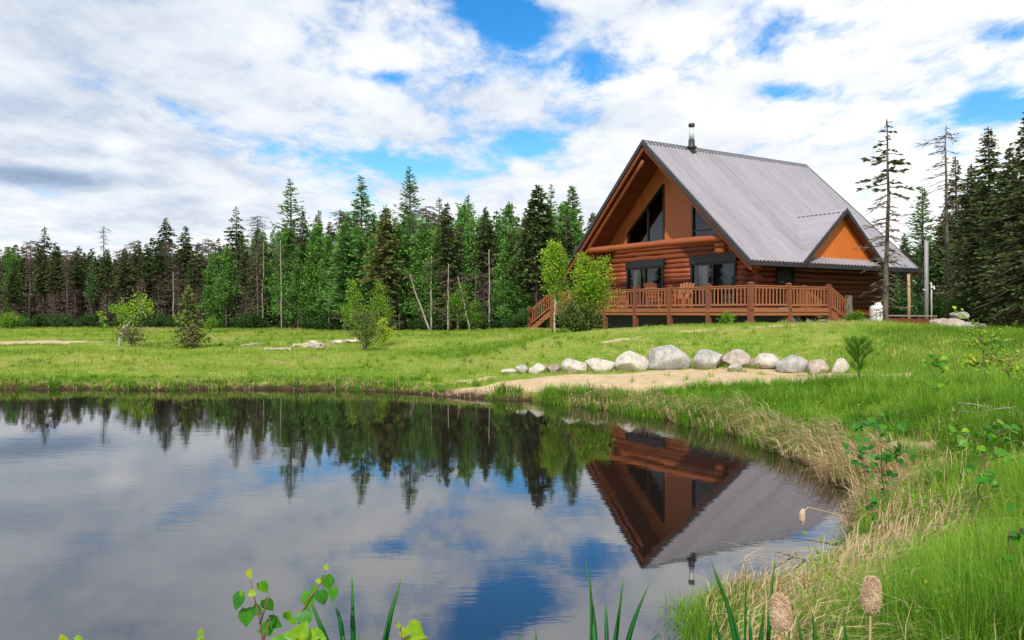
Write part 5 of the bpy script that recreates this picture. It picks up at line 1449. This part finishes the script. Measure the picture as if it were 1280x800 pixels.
leafy_sapling(1095,640,1075,556,6.0,'low poplar sapling with a string of green leaves at the edge of the straw',26,.058,.30,.14,twigs=4,ts=.08)
leafy_sapling(1226,640,1235,525,5.6,'sapling with pale green serrated leaves on a thin red stem in the right-hand grass',60,.06,.55,.20,twigs=8,ts=.15)
leafy_sapling(1190,620,1168,440,10.5,'thin single-stemmed sapling with a few pale leaves amid the tall grass',40,.08,.65,.14,twigs=6)
leafy_sapling(1236,520,1222,398,11,'yellow-green shrub with a curved brown stem at the right of the grass',230,.055,.78,.42,twigs=16,r0=.012,ts=.12)
leafy_sapling(1258,515,1262,440,10.5,'smaller yellow-green shrub with a twisted brown stem near the right edge',130,.05,.78,.34,twigs=12,r0=.010,ts=.12)
leafy_sapling(1256,800,1262,650,3.6,'leafy stem with small green leaves standing in the grass at the lower right',20,.035,.4,.10,twigs=5)
# small pine with long needles
Y = 13.2; x = (1073-640)/F*Y; e = empty('pine_sapling', (x,Y,gz(x,Y)-.02), 'small pine sapling with long green needles sweeping upwards', 'sapling')
h = at(1073,432,Y)[2]-gz(x,Y)+.02
MB().tube([(0,0,0),(.01,0,h*.5),(0,0,h)], [.016,.012,.006], 7).build('trunk', M_bark, e, True)
rr = np.random.default_rng(4); m = MB(); P=[];D_=[]
for z_, ln, k in ((h*.42,.10,3),(h*.60,.24,6),(h*.78,.22,6),(h*.95,.10,4)):
    for b in range(k):
        az = b/k*2*PI+rr.uniform(0,.6); q = np.array([math.cos(az)*ln*.8,math.sin(az)*ln*.8,z_+ln*.9]); o = np.array([0,0,z_])
        m.tube(np.stack([o,q]), [.006,.003], 4, .1, cap=False)
        s = rr.uniform(.15,1.05,55)[:,None]; P.append(o+(q-o)*s); D_.append(rr.normal(0,.42,(55,3))+(q-o)/np.linalg.norm(q-o)*.7+[0,0,.6])
P = np.concatenate(P); m.kites(P, np.concatenate(D_), .16, .004, np.clip(rr.normal(.25,.15,len(P)),0,1), rr); m.build('needles', M_leaf, e)
# uprooted stump / twigs at the right edge and the twigs at the water's edge
def twig_heap(px, py, Y, n, ln, label, name, mat, root_z=0.0):
    x = (px-640)/F*Y; z = max(gz(x,Y),0)+root_z; e = empty(name, (x,Y,z), label, 'driftwood'); rr = np.random.default_rng(int(px))
    for k in range(n):
        a = rr.normal(0,ln*.25,3); a[2] = abs(a[2])*.4; az = rr.uniform(0,2*PI); l = ln*rr.uniform(.4,1)
        b = a+np.array([math.cos(az)*l,math.sin(az)*l*.7,rr.uniform(-.05,.35)*l]); c = (a+b)/2+rr.normal(0,.06*l,3)
        MB().tube(np.stack([a,c,b]), [.011*ln/.4,.008*ln/.4,.003], 6, .5).build('twig', mat, e, True)
twig_heap(1262,520,8.6,14,.45,'tangle of dead grey roots and twigs in the grass near the right edge','root_tangle',M_pale,.06)
twig_heap(1050,655,5.9,7,.30,'dark dead twigs sticking out of the water at the bend of the shore','dead_twigs',M_bark,.0)
twig_heap(1020,655,5.6,5,.22,'few thin dark twigs poking from the dark water just off the shore','dead_twigs',M_bark,-.01)
